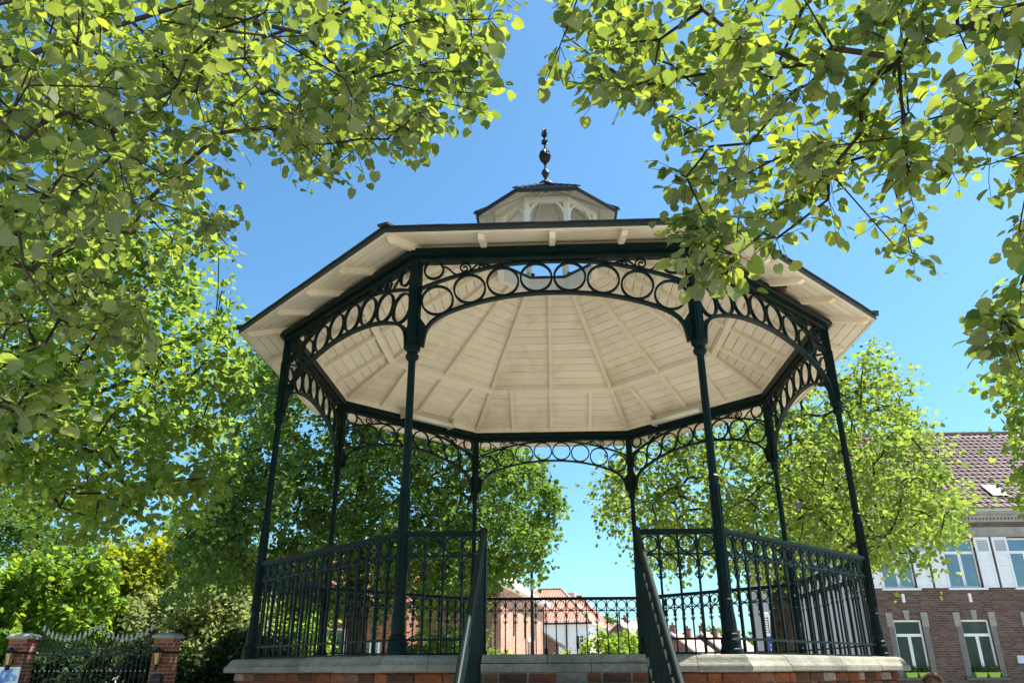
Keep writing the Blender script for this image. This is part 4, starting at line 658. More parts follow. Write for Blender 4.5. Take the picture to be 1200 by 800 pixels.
m_purlin = MB().mitre([(a_p-.03,zb(a_p-.03)-.078),(a_p+.03,zb(a_p+.03)-.078),(a_p+.03,zb(a_p+.03)-.002),(a_p-.03,zb(a_p-.03)-.002)]).mesh('purlin', M_cream)
m_fascia = MB().mitre([(3.622,3.506),(3.640,3.506),(3.640,3.552),(3.622,3.552)]).mesh('fascia', M_zinc)
m_fillet = MB().mitre([(3.606,3.494),(3.6215,3.494),(3.6215,3.512),(3.606,3.512)]).mesh('fascia_lining', M_cream)
m_inner = MB().mitre([(3.058,3.603),(3.075,3.603),(3.075,3.672),(3.058,3.682)]).mesh('wall_plate', M_cream)
courses = MB(); a = 3.50; i = 0
while a > .78:
    a2 = max(a-.14,.76); courses.mitre([(a,zb(a)+.040),(a,zb(a)+.064),(a2,zb(a2)+.050),(a2,zb(a2)+.040)]); a -= .125
m_course = courses.mesh('slate_courses', M_slate)
slate_m = MB().add([(-.1335,-3.658,zb(3.658)+.054),(.1335,-3.658,zb(3.658)+.054),(.128,-3.48,zb(3.48)+.056),(-.128,-3.48,zb(3.48)+.056),
                    (-.1335,-3.658,zb(3.658)+.064),(.1335,-3.658,zb(3.658)+.064),(.128,-3.48,zb(3.48)+.067),(-.128,-3.48,zb(3.48)+.067)],
                   [(0,3,2,1),(4,5,6,7),(0,1,5,4),(1,2,6,5),(2,3,7,6),(3,0,4,7)]).mesh('slate', M_slate)
hc = MB()
for i in range(14):
    a0 = 3.672-i*.215; a1 = a0-.235
    p0 = Vector((a0*T8,-a0,zb(min(a0,3.9))+.078+.012)); p1 = Vector((a1*T8,-a1,zb(a1)+.078))
    hc.beam(p0, p1, .11, .022)
m_hipcap = hc.mesh('hip_capping', M_zinc)
for k in range(8):
    rz = k*PI/4
    cl = link('ceiling', m_deck, stand, UP, rz)
    for m_ in boards: link('board', m_, cl)
    for n_, m_ in (('common_rafter',m_common),('jack_rafter',m_jack[0]),('jack_rafter',m_jack[1]),('hip_rafter',m_hip),('purlin',m_purlin),('wall_plate',m_inner)):
        link(n_, m_, stand, UP, rz)
    fa = link('fascia', m_fascia, stand, UP, rz); link('fascia_lining', m_fillet, fa)
    rf = link('roof_slope', m_course, stand, UP, rz, kind='stuff')
    for i in range(11):
        link('slate', slate_m, rf, ((i-5)*.268, 0, rnd.uniform(0,.005)))
    link('hip_capping', m_hipcap, stand, UP, rz)

# --- lantern on the roof
C8 = math.cos(rad(22.5))
LZ = (-.025, 0, -GZ)
mb = MB().lathe([(.62/C8,5.02),(.70/C8,5.02),(.70/C8,5.235),(.62/C8,5.235)], 8, rot=rad(22.5)); mb.f = mb.f[:-2]
n8 = 8
mb.f += [(24+i, 24+(i+1) % 8, (i+1) % 8, i) for i in range(8)]
lantern = obj('lantern', mb, M_white, stand, loc=LZ)
for k in range(8):
    rz = k*PI/4
    if k == 0:
        m_sf = MB().mitre([(.60,5.237),(.735,5.237),(.735,5.262),(.60,5.272)]).mesh('sill_flashing', M_zinc)
        m_lp = MB().box(-.036,.036,-.036,.036,5.25,5.79).mesh('lantern_post', M_white)
        m_plate = MB().mitre([(.635,5.725),(.69,5.725),(.69,5.795),(.635,5.795)]).mesh('lantern_plate', M_white)
        br = [(x, z) for x, z in [(-.252,5.44),(-.240,5.53),(-.21,5.62),(-.165,5.685),(-.115,5.73)]]
        m_br = [MB().strip([(s*x,z) for x,z in br], .026, -.676, -.650).mesh('lantern_brace', M_white) for s in (1,-1)]
        m_lf = MB().mitre([(.955,5.700),(.972,5.700),(.972,5.752),(.955,5.752)]).mesh('lantern_fascia', M_zinc)
        lb = lambda a: 5.722+(.955-a)*.74
        lrows = []; a = .95
        while a > .12: lrows.append((a, max(a-.096,.03))); a -= .10
        m_lb = []
        for a0, a1 in lrows:
            m_lb.append(MB().mitre([(a1,lb(a1)),(a0,lb(a0)),(a0,lb(a0)+.012),(a1,lb(a1)+.012)]).mesh('lantern_board', M_white))
        m_lh = slope_beam([(a*T8,-a,lb(a)-.001) for a in (.93,.88,.5,.04)], .045, .05).mesh('lantern_hip', M_white)
        m_lr = MB()
        a = .985
        while a > .1:
            a2 = max(a-.15,.02); m_lr.mitre([(a,lb(a)+.030),(a,lb(a)+.046),(a2,lb(a2)+.036),(a2,lb(a2)+.020)]); a -= .135
        m_lr = m_lr.mesh('lantern_roof', M_slate)
        hc = MB()
        for i in range(5):
            a0 = 1.01-i*.195; a1 = a0-.205
            hc.beam((a0*T8,-a0,lb(a0)+.066+.01),(max(a1,.02)*T8,-max(a1,.02),lb(max(a1,.02))+.066),.075,.016)
        m_lc = hc.mesh('lantern_hip_capping', M_zinc)
    for n_, m_ in (('sill_flashing',m_sf),('lantern_plate',m_plate),('lantern_brace',m_br[0]),('lantern_brace',m_br[1]),('lantern_fascia',m_lf),('lantern_hip',m_lh),('lantern_roof',m_lr),('lantern_hip_capping',m_lc)):
        link(n_, m_, lantern, (0,0,0), rz)
    a = rad(-112.5)+rz
    link('lantern_post', m_lp, lantern, (.715*math.cos(a),.715*math.sin(a),0), rz+PI/8)
    for m_ in m_lb: link('lantern_board', m_, lantern, (0,0,0), rz)
fin = MB()
fin.lathe([(.13,6.44),(.10,6.475),(.085,6.50),(.03,6.515),(.018,6.55),(.020,6.585),(.044,6.625),(.060,6.665),(.052,6.70),(.030,6.735),(.016,6.75),(.015,6.83),(.030,6.838),(.030,6.85),(.014,6.86)], 12)
for i in range(8):
    a = i*PI/8
    fin.tube([(.078*math.sin(t)*math.cos(a), .078*math.sin(t)*math.sin(a), 6.975+.112*math.cos(t)) for t in [j*2*PI/20 for j in range(20)]], .011, 5, closed=True)
fin.lathe([(.03,6.90),(.045,6.975),(.03,7.05)], 8)
fin.ring_ = None
fin.tube([(.080*math.cos(t), .080*math.sin(t), 6.975) for t in [j*2*PI/20 for j in range(20)]], .012, 5, closed=True)
fin.lathe([(.012,6.85),(.014,7.09),(.036,7.10),(.014,7.115),(.012,7.30)], 8)
for z, r, dz in ((7.20,.055,.045),(7.27,.045,-.03),(7.34,.05,.03),(7.385,.05,.028),(7.43,.038,.03)):
    for i in range(6):
        a = i*PI/3+z*20
        fin.tube([(0,0,z),(r*.7*math.cos(a),r*.7*math.sin(a),z+dz*.3),(r*math.cos(a),r*math.sin(a),z+dz)], [.014,.012,.004], 4)
fin.lathe([(.013,7.29),(.02,7.36),(.018,7.42),(.022,7.45),(.004,7.495)], 8)
obj('finial', fin, M_black, lantern)

# --- strip lights on the ring beam, and the nest
for sgn, lab in ((1,'long cream strip light on the ring beam at the back left of the bandstand'),(-1,'long cream strip light on the ring beam at the back right of the bandstand')):
    k = 3 if sgn < 0 else 5
    L = thing('strip_light', lab, 'light', (0,0,0), k*PI/4, 'strip lights inside the bandstand')
    x0, x1 = ((-.62,.28) if sgn > 0 else (-.28,.62))
    b = MB().bbox(x0,x1,-3.052,-2.955,3.555,3.60,.008); b.bbox(x0+.02,x1-.02,-3.050,-2.965,3.6005,3.69,.012)
    obj('lamp_body', b, M_lampbody, L)
    for xx in (x0-.03, x1):
        obj('end_cap', MB().bbox(xx,xx+.03,-3.0545,-2.90,3.53,3.69,.012), M_lampbody, L)
    obj('diffuser', MB().tube([(x0+.0,-2.93,3.575),(x1-.0,-2.93,3.575)], .040, 10), M_lens, L, smooth=True)
nest = MB(); r2 = random.Random(3)
for i in range(90):
    a = r2.uniform(0,2*PI); q = r2.uniform(.02,.10); z = r2.uniform(0,.07); b = a+r2.uniform(.6,2.2)
    nest.tube([(q*math.cos(a),q*.6*math.sin(a),z),(q*math.cos(b),q*.6*math.sin(b),z+r2.uniform(-.02,.03))], .004, 3)
c_, s_ = math.cos(PI/4), math.sin(PI/4); lx, ly = .12, -3.262
link('bird_nest', nest.mesh('bird_nest', M_nest), None, (lx*c_-ly*s_, lx*s_+ly*c_, 3.545), PI/4, label='small dark twig nest tucked under the right eave of the bandstand', category='nest')
# ================================================================== trees
def parse(s): return np.array([[int(c) for c in w.split(',')] for w in s.split()], float)/100
LEAF_NEAR_V = np.array([(0,0,0),(0,.5,-.04),(0,1.0,-.16),(-.30,-.08,.03),(-.50,.28,.07),(-.38,.70,.0),(.30,-.08,.03),(.50,.28,.07),(.38,.70,.0)])
LEAF_NEAR_F = [(0,1,4,3),(1,2,5,4),(0,6,7,1),(1,7,8,2)]
LEAF_MID_V = np.array([(0,0,0),(0,1.0,-.14),(-.44,.18,.05),(-.40,.66,.02),(.44,.18,.05),(.40,.66,.02)])
LEAF_MID_F = [(0,1,3,2),(0,4,5,1)]
def frames(dirs, nrm):
    y = dirs/np.linalg.norm(dirs, axis=1, keepdims=True)
    x = np.cross(y, nrm); x /= np.linalg.norm(x, axis=1, keepdims=True)+1e-9
    z = np.cross(x, y); return x, y, z
def leaf_mesh(name, pos, dirs, nrm, size, tmpl, mat, off):
    V, F = tmpl; x, y, z = frames(dirs, nrm); K = len(V); n = len(pos)
    P = pos[:,None,:]+size[:,None,None]*(V[None,:,0:1]*x[:,None,:]+V[None,:,1:2]*y[:,None,:]+V[None,:,2:3]*z[:,None,:])-np.array(off)
    me = bpy.data.meshes.new(name)
    fl = len(F[0]); nf = len(F)
    idx = (np.array(F)[None]+ (np.arange(n)*K)[:,None,None]).reshape(-1)
    me.vertices.add(n*K); me.vertices.foreach_set('co', P.reshape(-1).astype(np.float32))
    me.loops.add(len(idx)); me.loops.foreach_set('vertex_index', idx.astype(np.int32))
    me.polygons.add(n*nf); me.polygons.foreach_set('loop_start', (np.arange(n*nf)*fl).astype(np.int32))
    me.materials.append(mat); me.update(calc_edges=True); me.validate(); return me
def tree(name, label, cat, base, trunk, clumps, mat, rng, leaf=.09, per=16, spread=.30, tw=4, near=False, limbs=(), single=0,
         group=None, rt=.006, trunk_r=None, droop=.35, upn=.8, sag=.04, fine=False):
    """trunk / limbs: world polylines; clumps: centres of leafy shoots. Shoots join the nearest wood, leaves sit along their twigs."""
    root = thing(name, label, cat, base, 0, group)
    def smooth(P):
        P = [np.array(p, float) for p in P]
        if len(P) < 3: return P
        Q = [P[0]]+P+[P[-1]]; out = []
        for i in range(1, len(Q)-2):
            for t in (0, .33, .66):
                a, b, c, d = Q[i-1:i+3]
                out.append(.5*(2*b+(c-a)*t+(2*a-5*b+4*c-d)*t*t+(3*b-a-3*c+d)*t**3))
        return out+[P[-1]]
    trunk = smooth(trunk); limbs = [smooth(l) for l in limbs]
    nodes = [np.array(trunk[0], float)]; par = [-1]; fixed = []
    def extend(i, pts):
        for p in pts:
            a = nodes[i]; L = np.linalg.norm(np.array(p)-a); m = max(1, int(L/.35)); jit = .02*min(1,L)
            for q in range(1, m+1):
                nodes.append(a+(np.array(p)-a)*q/m+(rng.normal(0,jit,3) if q < m else 0)); par.append(len(nodes)-2 if q > 1 else i)
            i = len(nodes)-1
        return i
    top = extend(0, trunk[1:]); ntrunk = len(nodes)
    limb_of = {}
    for lb in limbs:
        a = np.array(lb[0], float); i = int(np.argmin([np.linalg.norm(n-a) for n in nodes[:ntrunk]])); extend(i, lb)
    arr = np.array(nodes)
    start = np.array(trunk[-1])
    order = np.argsort(np.linalg.norm(clumps-start, axis=1))
    depth = [0]*len(nodes); ends = []
    A = np.zeros((len(nodes)+len(clumps)*8, 3)); A[:len(nodes)] = arr; cnt = len(nodes)
    Dn = np.zeros(len(A)); Dn[:cnt] = [np.linalg.norm(n-arr[0]) for n in arr]
    for ci in order:
        c = clumps[ci]; d = np.linalg.norm(A[:cnt]-c, axis=1)
        cost = d+.22*Dn[:cnt]; cost[:max(1,int(ntrunk*.45))] += 2.0
        i = int(np.argmin(cost)); a = A[i].copy(); L = d[i]
        m = int(min(6, max(1, L/.28))); prev = i
        for q in range(1, m+1):
            t = q/m; p = a+(c-a)*t; p[2] += sag*L*math.sin(PI*t)*2
            if q < m: p += rng.normal(0, .05*min(L,1.2), 3)
            A[cnt] = p; par.append(prev); Dn[cnt] = Dn[prev]+L/m; prev = cnt; cnt += 1
        ends.append(prev)
    A = A[:cnt]
    ex = 2.5
    acc = np.zeros(cnt)
    for e in ends: acc[e] += rt**ex*1.6
    for i in range(cnt-1, 0, -1):
        if acc[i] == 0: acc[i] = rt**ex
        acc[par[i]] += acc[i]
    r = acc**(1/ex)
    if trunk_r: 
        sc_ = trunk_r/r[0]
        big = r > r[0]*.3
        big &= np.arange(cnt) < ntrunk; r = np.where(big, r*(1+(sc_-1)*np.clip((r/r[0]-.3)/.7,0,1)), r)
    tm, wm = MB(), MB(); bid = {}; bms = {}
    for i in range(1, cnt):
        p = par[i]; thick = r[i]
        if i < ntrunk: dst = tm
        else:
            bid[i] = i if p < ntrunk else bid[p]
            dst = bms.setdefault(bid[i], MB()) if thick > rt*3.2 else wm
        r0 = min(r[p], r[i]*1.5); n_ = 12 if thick > .08 else (6 if thick > .015 else 4)
        e0 = A[p]; d_ = A[i]-A[p]; ln = np.linalg.norm(d_)
        if ln < 1e-5: continue
        ext = A[i]+d_/ln*min(r[i]*.6,.1)
        dst.tube([e0, A[i], ext], [r0, r[i], r[i]*.92], n_, caps=False)
    if near:                                                     # short leafy shoots along the thin branches too
        kids = np.bincount(np.array(par[1:cnt]), minlength=cnt)
        ends = ends+[i for i in range(ntrunk, cnt) if r[i] < rt*4.5 and kids[i] and rng.random() < .30]
    B_ = root.location
    if tm.f: link('trunk', tm.mesh('trunk', M_bark, B_, True, False), root)
    for q in bms.values(): link('branch', q.mesh('branch', M_bark, B_, True, False), root)
    # shoots
    P, Dd, Nn = [], [], []
    for e in ends:
        c = A[e]; bd = c-A[par[e]]; bd = bd/(np.linalg.norm(bd)+1e-9)
        for t_ in range(tw):
            d = bd*.6+rng.normal(0,.65,3); d[2] -= droop*.5; d /= np.linalg.norm(d)
            L = spread*rng.uniform(.7,1.35); n_ = max(2, int(per/tw*rng.uniform(.7,1.3)))
            tip = c+d*L*.92-np.array([0,0,droop*L*.35*.85])
            if near: wm.tube([c, c+d*L*.5-np.array([0,0,droop*L*.09])+rng.normal(0,.006,3), tip], [.0024,.002,.0013], 3, caps=False)
            sd = np.cross(d, (0,0,1)); sd /= np.linalg.norm(sd)+1e-9
            for q in range(n_):
                f = (q+.6)/n_
                pt = c+d*L*f-np.array([0,0,droop*L*.35*f*f]); s = 1 if q % 2 else -1
                ld = sd*s*.75+d*.55+np.array([0,0,-droop])+rng.normal(0,.28,3)
                P.append(pt+sd*s*.018+rng.normal(0,.012 if near else .05*spread/.3,3)); Dd.append(ld)
                nn = np.array([0,0,upn])+rng.normal(0,.55,3); Nn.append(nn)
    if wm.f: link('twigs', wm.mesh('twigs', M_twig, B_, False, False), root, kind='stuff')
    P, Dd, Nn = map(np.array, (P, Dd, Nn)); S = leaf*rng.uniform(.55,1.22,len(P))
    tmpl = (LEAF_NEAR_V, LEAF_NEAR_F) if (near or fine) else (LEAF_MID_V, LEAF_MID_F)
    if single:
        dist = np.linalg.norm(P-np.array(CAM), axis=1); o_ = np.argsort(dist/S); one, rest = o_[:single], o_[single:]
        base_m = []
        for v in range(6):
            me = bpy.data.meshes.new('leaf'); wx = rng.uniform(.9,1.1); cup = rng.uniform(.05,.32); cl_ = rng.uniform(.05,.26); ph = rng.uniform(0,6)
            half = [(.24,-.085),(.43,.03),(.515,.25),(.47,.49),(.335,.73),(.15,.92)]; mid = [.03,.13,.29,.49,.71,.90]
            vv = [(0,0,0)]+[(0,y_,0) for y_ in mid]+[(0,1.03,0)]
            for s_ in (-1, 1): vv += [(s_*x_*wx*(1+.05*math.sin(ph+9*y_+s_)), y_+.02*math.sin(ph*3+7*x_+s_), 0) for x_, y_ in half]
            vv = np.array(vv); vv[:,2] = cup*np.abs(vv[:,0])**1.4-cl_*vv[:,1]**2+.03*np.sin(ph+7*vv[:,0]+5*vv[:,1])
            fc_ = []
            for o_s, fl in ((8,False),(14,True)):
                q_ = [(0,1,o_s),(6,7,o_s+5)]+[(1+i,2+i,o_s+1+i,o_s+i) for i in range(5)]
                fc_ += [tuple(reversed(f)) if fl else f for f in q_]
            me.from_pydata([tuple(q) for q in vv], [], fc_); me.materials.append(M_leafV); me.shade_smooth(); base_m.append(me)
        x, y, z = frames(Dd[one], Nn[one])
        for j, i in enumerate(one):
            lf = link('leaf', base_m[j % 6], root)
            M = Matrix((x[j], y[j], z[j])).transposed().to_4x4(); M = M @ Matrix.Scale(S[i], 4)
            M.translation = Vector(P[i])-B_; lf.matrix_basis = M
        P, Dd, Nn, S = P[rest], Dd[rest], Nn[rest], S[rest]
    link('foliage', leaf_mesh('foliage', P, Dd, Nn, S, tmpl, mat, tuple(B_)), root, kind='stuff')
    return root
def ball(c, r, n, rng, sq=(1,1,1), hollow=.5):
    d = rng.normal(0,1,(n,3)); d /= np.linalg.norm(d,axis=1,keepdims=True); q = hollow+(1-hollow)*rng.uniform(0,1,(n,1))**.6
    return np.array(c)+d*q*r*np.array(sq)
G = lambda x, y: ground_z(x, y)
R_ = lambda s: np.random.default_rng(s)

rg = R_(1)
cl = np.vstack([parse(LEFT_CLUMPS), ball((-5.6,-5.6,6.2),2.6,110,rg,(1,1,.7))])
tree('lime_tree','large leaved lime tree overhanging the upper left, branches reaching towards the bandstand roof','tree',(-7.0,-4.6,GZ),
     [(-7.0,-4.6,GZ),(-6.95,-4.6,.4),(-6.8,-4.7,1.9),(-6.5,-4.8,3.4),(-6.3,-4.9,5.0)], cl, M_leafA, rg, .070, 18, .21, 4, True,
     limbs=[[(-6.7,-4.75,2.4),(-5.4,-5.3,3.0),(-3.9,-5.7,3.5),(-2.4,-5.8,4.0)],[(-6.6,-4.8,3.1),(-5.0,-4.7,3.9),(-3.4,-4.6,4.5),(-1.9,-4.6,5.1)],[(-6.9,-4.65,1.3),(-5.6,-4.2,1.9),(-4.4,-3.8,2.3)],[(-6.5,-4.8,3.5),(-5.2,-5.8,4.6),(-4.0,-6.2,5.2)]],
     single=300, group='lime trees around the bandstand', trunk_r=.24, rt=.0025, droop=.22)
rg = R_(2)
cl = np.vstack([parse(RIGHT_CLUMPS), ball((4.9,-6.6,5.4),2.2,90,rg,(1,1,.7))])
tree('lime_tree','lime tree with pale undersided leaves hanging over the upper right of the bandstand roof','tree',(6.2,-6.2,GZ),
     [(6.2,-6.2,GZ),(6.2,-6.2,.5),(6.0,-6.3,2.0),(5.7,-6.4,3.4),(5.4,-6.5,5.0)], cl, M_leafA, rg, .075, 18, .19, 4, True,
     limbs=[[(5.9,-6.35,2.4),(4.4,-6.5,2.9),(3.0,-6.4,3.2),(1.9,-6.2,3.0)],[(5.8,-6.4,3.0),(4.2,-6.1,3.9),(2.8,-6.1,4.0),(1.7,-6.3,3.7)]],
     single=300, group='lime trees around the bandstand', trunk_r=.22, rt=.0028, droop=.25)
rg = R_(3)
cl = np.vstack([parse(EDGE_CLUMPS), ball((7.6,-1.5,3.6),2.2,110,rg,(1,1,.9))])
tree('lime_tree','small leaved lime tree at the right edge, leaning in front of the school roof','tree',(8.6,-1.2,GZ),
     [(8.6,-1.2,GZ),(8.6,-1.2,.4),(8.4,-1.3,1.8),(8.2,-1.4,3.4)], cl, M_leafB, rg, .075, 48, .3, 5, group='lime trees around the bandstand', trunk_r=.19, fine=True)
rg = R_(4)
cl = np.vstack([parse(MID_CLUMPS), ball((-8.4,-1.4,3.8),2.6,120,rg,(1,1,.9))])
tree('lime_tree','dense lime tree on the left between the gate and the bandstand, with dark spreading limbs','tree',(-8.8,-.9,GZ),
     [(-8.8,-.9,GZ),(-8.8,-.9,.4),(-8.6,-1.0,1.7),(-8.4,-1.0,3.2),(-8.3,-1.0,4.6)], cl, M_leafB, rg, .078, 56, .34, 6,
     limbs=[[(-8.65,-1.0,1.5),(-7.4,-.9,2.3),(-6.2,-.7,2.9),(-5.2,-.5,3.4)],[(-8.5,-1.0,2.2),(-7.2,-1.4,3.2),(-5.9,-1.7,4.2)],[(-8.7,-.95,1.2),(-7.5,-1.2,1.8),(-6.4,-1.3,2.2)]],
     group='lime trees around the bandstand', trunk_r=.26, rt=.006, fine=True)
rg = R_(5)
tree('lime_tree','dark green lime tree standing behind the left side of the bandstand','tree',(-4.72,10,GZ),
     [(-4.72,10,GZ),(-4.72,10,-.2),(-4.75,10,1.0),(-4.85,10,2.4),(-4.9,10,4.0),(-4.8,10,5.6)], parse(BACKL_CLUMPS), M_leafC, rg, .112, 150, .55, 7,
     limbs=[[(-4.85,10,2.2),(-3.5,9.4,3.2),(-2.2,9.0,3.6)],[(-4.85,10,2.4),(-6.4,9.6,3.4),(-7.8,9.5,3.8)],[(-4.88,10,3.0),(-3.6,10.8,4.5),(-2.2,11,5.2)]],
     group='lime trees around the bandstand', trunk_r=.22, rt=.008)
rg = R_(6)
tree('lime_tree','sunlit yellow green lime tree standing behind the right side of the bandstand','tree',(4.5,7,GZ),
     [(4.5,7,GZ),(4.5,7,-.2),(4.55,7,.8),(4.72,7,1.6),(4.85,7,2.6),(4.9,7,4.2)], parse(BACKR_CLUMPS), M_leafD, rg, .088, 84, .46, 6,
     limbs=[[(4.72,7,1.5),(5.9,6.6,2.1),(7.0,6.3,2.9)],[(4.8,7,2.0),(3.6,6.7,2.8),(2.4,6.4,3.3)],[(4.85,7,2.5),(5.9,7.2,3.7),(6.9,7.4,4.6)],[(4.72,7,1.6),(4.0,7.8,2.4),(3.2,8.2,3.0)]],
     group='lime trees around the bandstand', trunk_r=.25, rt=.008)
# garden beyond the gate, shrubs behind the railings
def shrub(name, label, cat, base, clumps, mat, seed, leaf, per, spread, h=1.2, tr=.07, group=None):
    rg = R_(seed); x, y = base; z = G(x, y)
    return tree(name, label, cat, (x,y,z), [(x,y,z),(x+.05,y,z+h*.5),(x,y+.05,z+h)], parse(clumps) if isinstance(clumps, str) else clumps, mat, rg, leaf, per, spread, 5, rt=.006, trunk_r=tr, group=group)
shrub('garden_shrub','bright green broad leaved shrub at the far left behind the gate','shrub',(-15.6,13.5),GARDL_CLUMPS,M_leafG,11,.19,130,.6)
shrub('garden_tree','round tree with golden yellow top behind the iron gate','tree',(-14.2,20.0),GARDM_CLUMPS,M_leafY,12,.19,150,.7,2.2,.13)
shrub('garden_shrub','olive grey willow like shrub beside the right brick gate pillar','shrub',(-12.2,16.5),GARDR_CLUMPS,M_leafO,13,.14,170,.65)
rg = R_(14)
for (x, y, h, r, lab, m_, lf) in ((-22.5,22,4.2,4.2,'dark green tree at the far left edge of the garden',M_leafC,.14),(-17.0,29,4.6,4.2,'dark tree showing through the gap behind the golden topped tree',M_leafC,.14),
                        (-25,17,3.6,4.2,'leafy tree outside the left edge of the gate',M_leafG,.14),(-11.8,23.0,1.9,3.0,'leafy tree behind the olive shrub and the left railing',M_leafG,.14)):
    shrub('garden_tree', lab, 'tree', (x,y), ball((x,y,h-.6),r,150,rg,(1,.8,.75)), m_, int(70+x), lf*1.15, 130, .65, 2.0, .14)
shrub('garden_shrub','low hedge of shrubs added close behind the iron gate, leaves darkened for shade','shrub',(-11.6,10.6),ball((-11.4,10.9,-.7),1.5,130,R_(60),(1.7,.6,.75)),M_leafK,19,.14,110,.5,.7,.06)  # this hedge and the next shrub are added to darken the view through the gate
shrub('garden_shrub','shrub added behind the right gate pillar, leaves coloured dark for shade under trees','shrub',(-7.6,10.8),ball((-7.7,11.0,-.5),1.3,90,R_(61),(1.0,.7,1.0)),M_leafK,21,.14,110,.5,.7,.06)
shrub('laurel_bush','rounded bright green laurel bush seen through the middle of the back railing','shrub',(2.2,18.8),LAUREL_CLUMPS,M_leafG,15,.12,70,.35,.7,.05)
shrub('laurel_bush','dark green bush behind the left railing near the staircase','shrub',(-2.7,10.3),SHRUB_CLUMPS,M_leafC,16,.12,60,.4,.6,.05)
rg = R_(17)
shrub('laurel_bush','small light green bush at the foot of the long brick house','shrub',(-2.35,24),ball((-2.3,24,.1),.7,16,rg,(1.3,.8,.8)),M_leafG,17,.11,50,.3,.6,.04)
shrub('laurel_bush','pale green hedge clump in front of the white house','shrub',(.7,40),ball((1.6,40,.3),1.3,40,rg,(1.5,.7,.6)),M_leafG,18,.14,60,.4,.8,.05)
for i, (x, y, h, r, lab) in enumerate(((6.0,88,3.4,2.6,'distant round tree beside the white house'),(10.5,95,3.0,2.6,'distant tree behind the brown gable'),(19.5,118,2.6,3.0,'distant tree left of the row of brown houses'),(25.5,120,2.7,3.2,'distant tree above the middle house of the row'),(32,120,2.4,3.0,'distant tree at the right end of the row of houses'))):
    shrub('distant_tree', lab, 'tree', (x,y), ball((x,y,h),r,60,R_(40+i),(1,1,1)), M_leafC, 50+i, .3, 60, .8, 3.5, .15, 'distant trees on the skyline')
# ================================================================== school building on the right
SO = (14.0, 19.0, GZ)
school = thing('school_building', 'long brown brick building with white shutters, dentil cornice and brown pantile roof', 'building', SO)
def sp(name, mb, mat, parent=None, **k): return obj(name, mb, mat, parent or school, off=SO if parent is None else None, **k)
SX0, SX1, SY = 11.05, 25.6, 19.0
bays = [12.10, 14.35, 16.60, 18.85, 21.10, 23.35]
holes = []
for c in bays:
    holes += [(c-.55,c+.55,2.49,4.17), (c-.475,c+.475,-.34,1.46)]
def wall_holes(x0, x1, z0, z1, y, depth, holes):
    mb = MB(); xs = sorted({x0,x1,*[h[0] for h in holes],*[h[1] for h in holes]}); zs = sorted({z0,z1,*[h[2] for h in holes],*[h[3] for h in holes]})
    for i in range(len(xs)-1):
        for j in range(len(zs)-1):
            cx, cz = (xs[i]+xs[i+1])/2, (zs[j]+zs[j+1])/2
            if any(h[0]<cx<h[1] and h[2]<cz<h[3] for h in holes): continue
            mb.add([(xs[i],y,zs[j]),(xs[i+1],y,zs[j]),(xs[i+1],y,zs[j+1]),(xs[i],y,zs[j+1])],[(0,1,2,3)])
    for a, b, c, d in holes:
        mb.add([(a,y,c),(b,y,c),(b,y,d),(a,y,d),(a,y+depth,c),(b,y+depth,c),(b,y+depth,d),(a,y+depth,d)],[(0,4,5,1),(1,5,6,2),(2,6,7,3),(3,7,4,0)])
    return mb
w = wall_holes(SX0, SX1, GZ-.5, 4.20, SY, .25, holes)
sp('wall', w, M_school, fix=False)
w = MB()
w.add([(SX0,SY,GZ-.5),(SX0,SY+9.8,GZ-.5),(SX0,SY+9.8,5.0),(SX0,SY+4.9,9.05),(SX0,SY,5.0)],[(4,3,2,1,0)])
w.add([(SX1,SY,GZ-.5),(SX1,SY+9.8,GZ-.5),(SX1,SY+9.8,5.0),(SX1,SY+4.9,9.05),(SX1,SY,5.0)],[(0,1,2,3,4)])
w.add([(SX0,SY+9.8,GZ),(SX1,SY+9.8,GZ),(SX1,SY+9.8,5.0),(SX0,SY+9.8,5.0)],[(3,2,1,0)])
w.box(SX0+.02,SX1-.02,SY+.9,SY+1.0,GZ,5.0)
sp('gable_wall', w, M_school, fix=False)
w = MB(); x = SX0; i = 0
rs = random.Random(8)
while x < SX1:
    L = .62+rs.uniform(-.05,.1); sp('frieze_stone', MB().bbox(x,min(x+L-.006,SX1),SY-.025,SY+.2,4.203,4.545,.004), M_greystone); x += L
sp('frieze_brick', MB().box(SX0,SX1,SY-.005,SY+.2,4.545,4.715), M_school)
w = MB(); w.box(SX0-.05,SX1,SY-.07,SY+.2,4.715,4.80); w.box(SX0-.05,SX1,SY-.10,SY+.2,4.86,4.97); w.box(SX0-.05,SX1,SY-.22,SY+.2,4.975,5.06)
sp('cornice', w, M_greystone)
w = MB(); x = SX0
while x < SX1: w.box(x,x+.07,SY-.09,SY+.1,4.80,4.86); x += .125
sp('dentils', w, M_greystone, kind='stuff')
w = MB(); w.prism([(0,0)]*0 or [(SX0,0),(SX0,0),(SX0,0)],0,0) if False else None
gp = [(-.30,5.20),(-.30,5.09),(-.26,5.065),(-.20,5.065),(-.17,5.09),(-.17,5.20)]
vs = [(x,SY+a,z) for x in (SX0-.06,SX1) for a,z in gp]; n = len(gp)
w.add(vs,[(i,(i+1)%n,n+(i+1)%n,n+i) for i in range(n)]+[tuple(range(n-1,-1,-1)),tuple(range(n,2*n))])
sp('gutter', w, plain('zinc_gutter',(.40,.42,.43),.4,.1,3,.5))
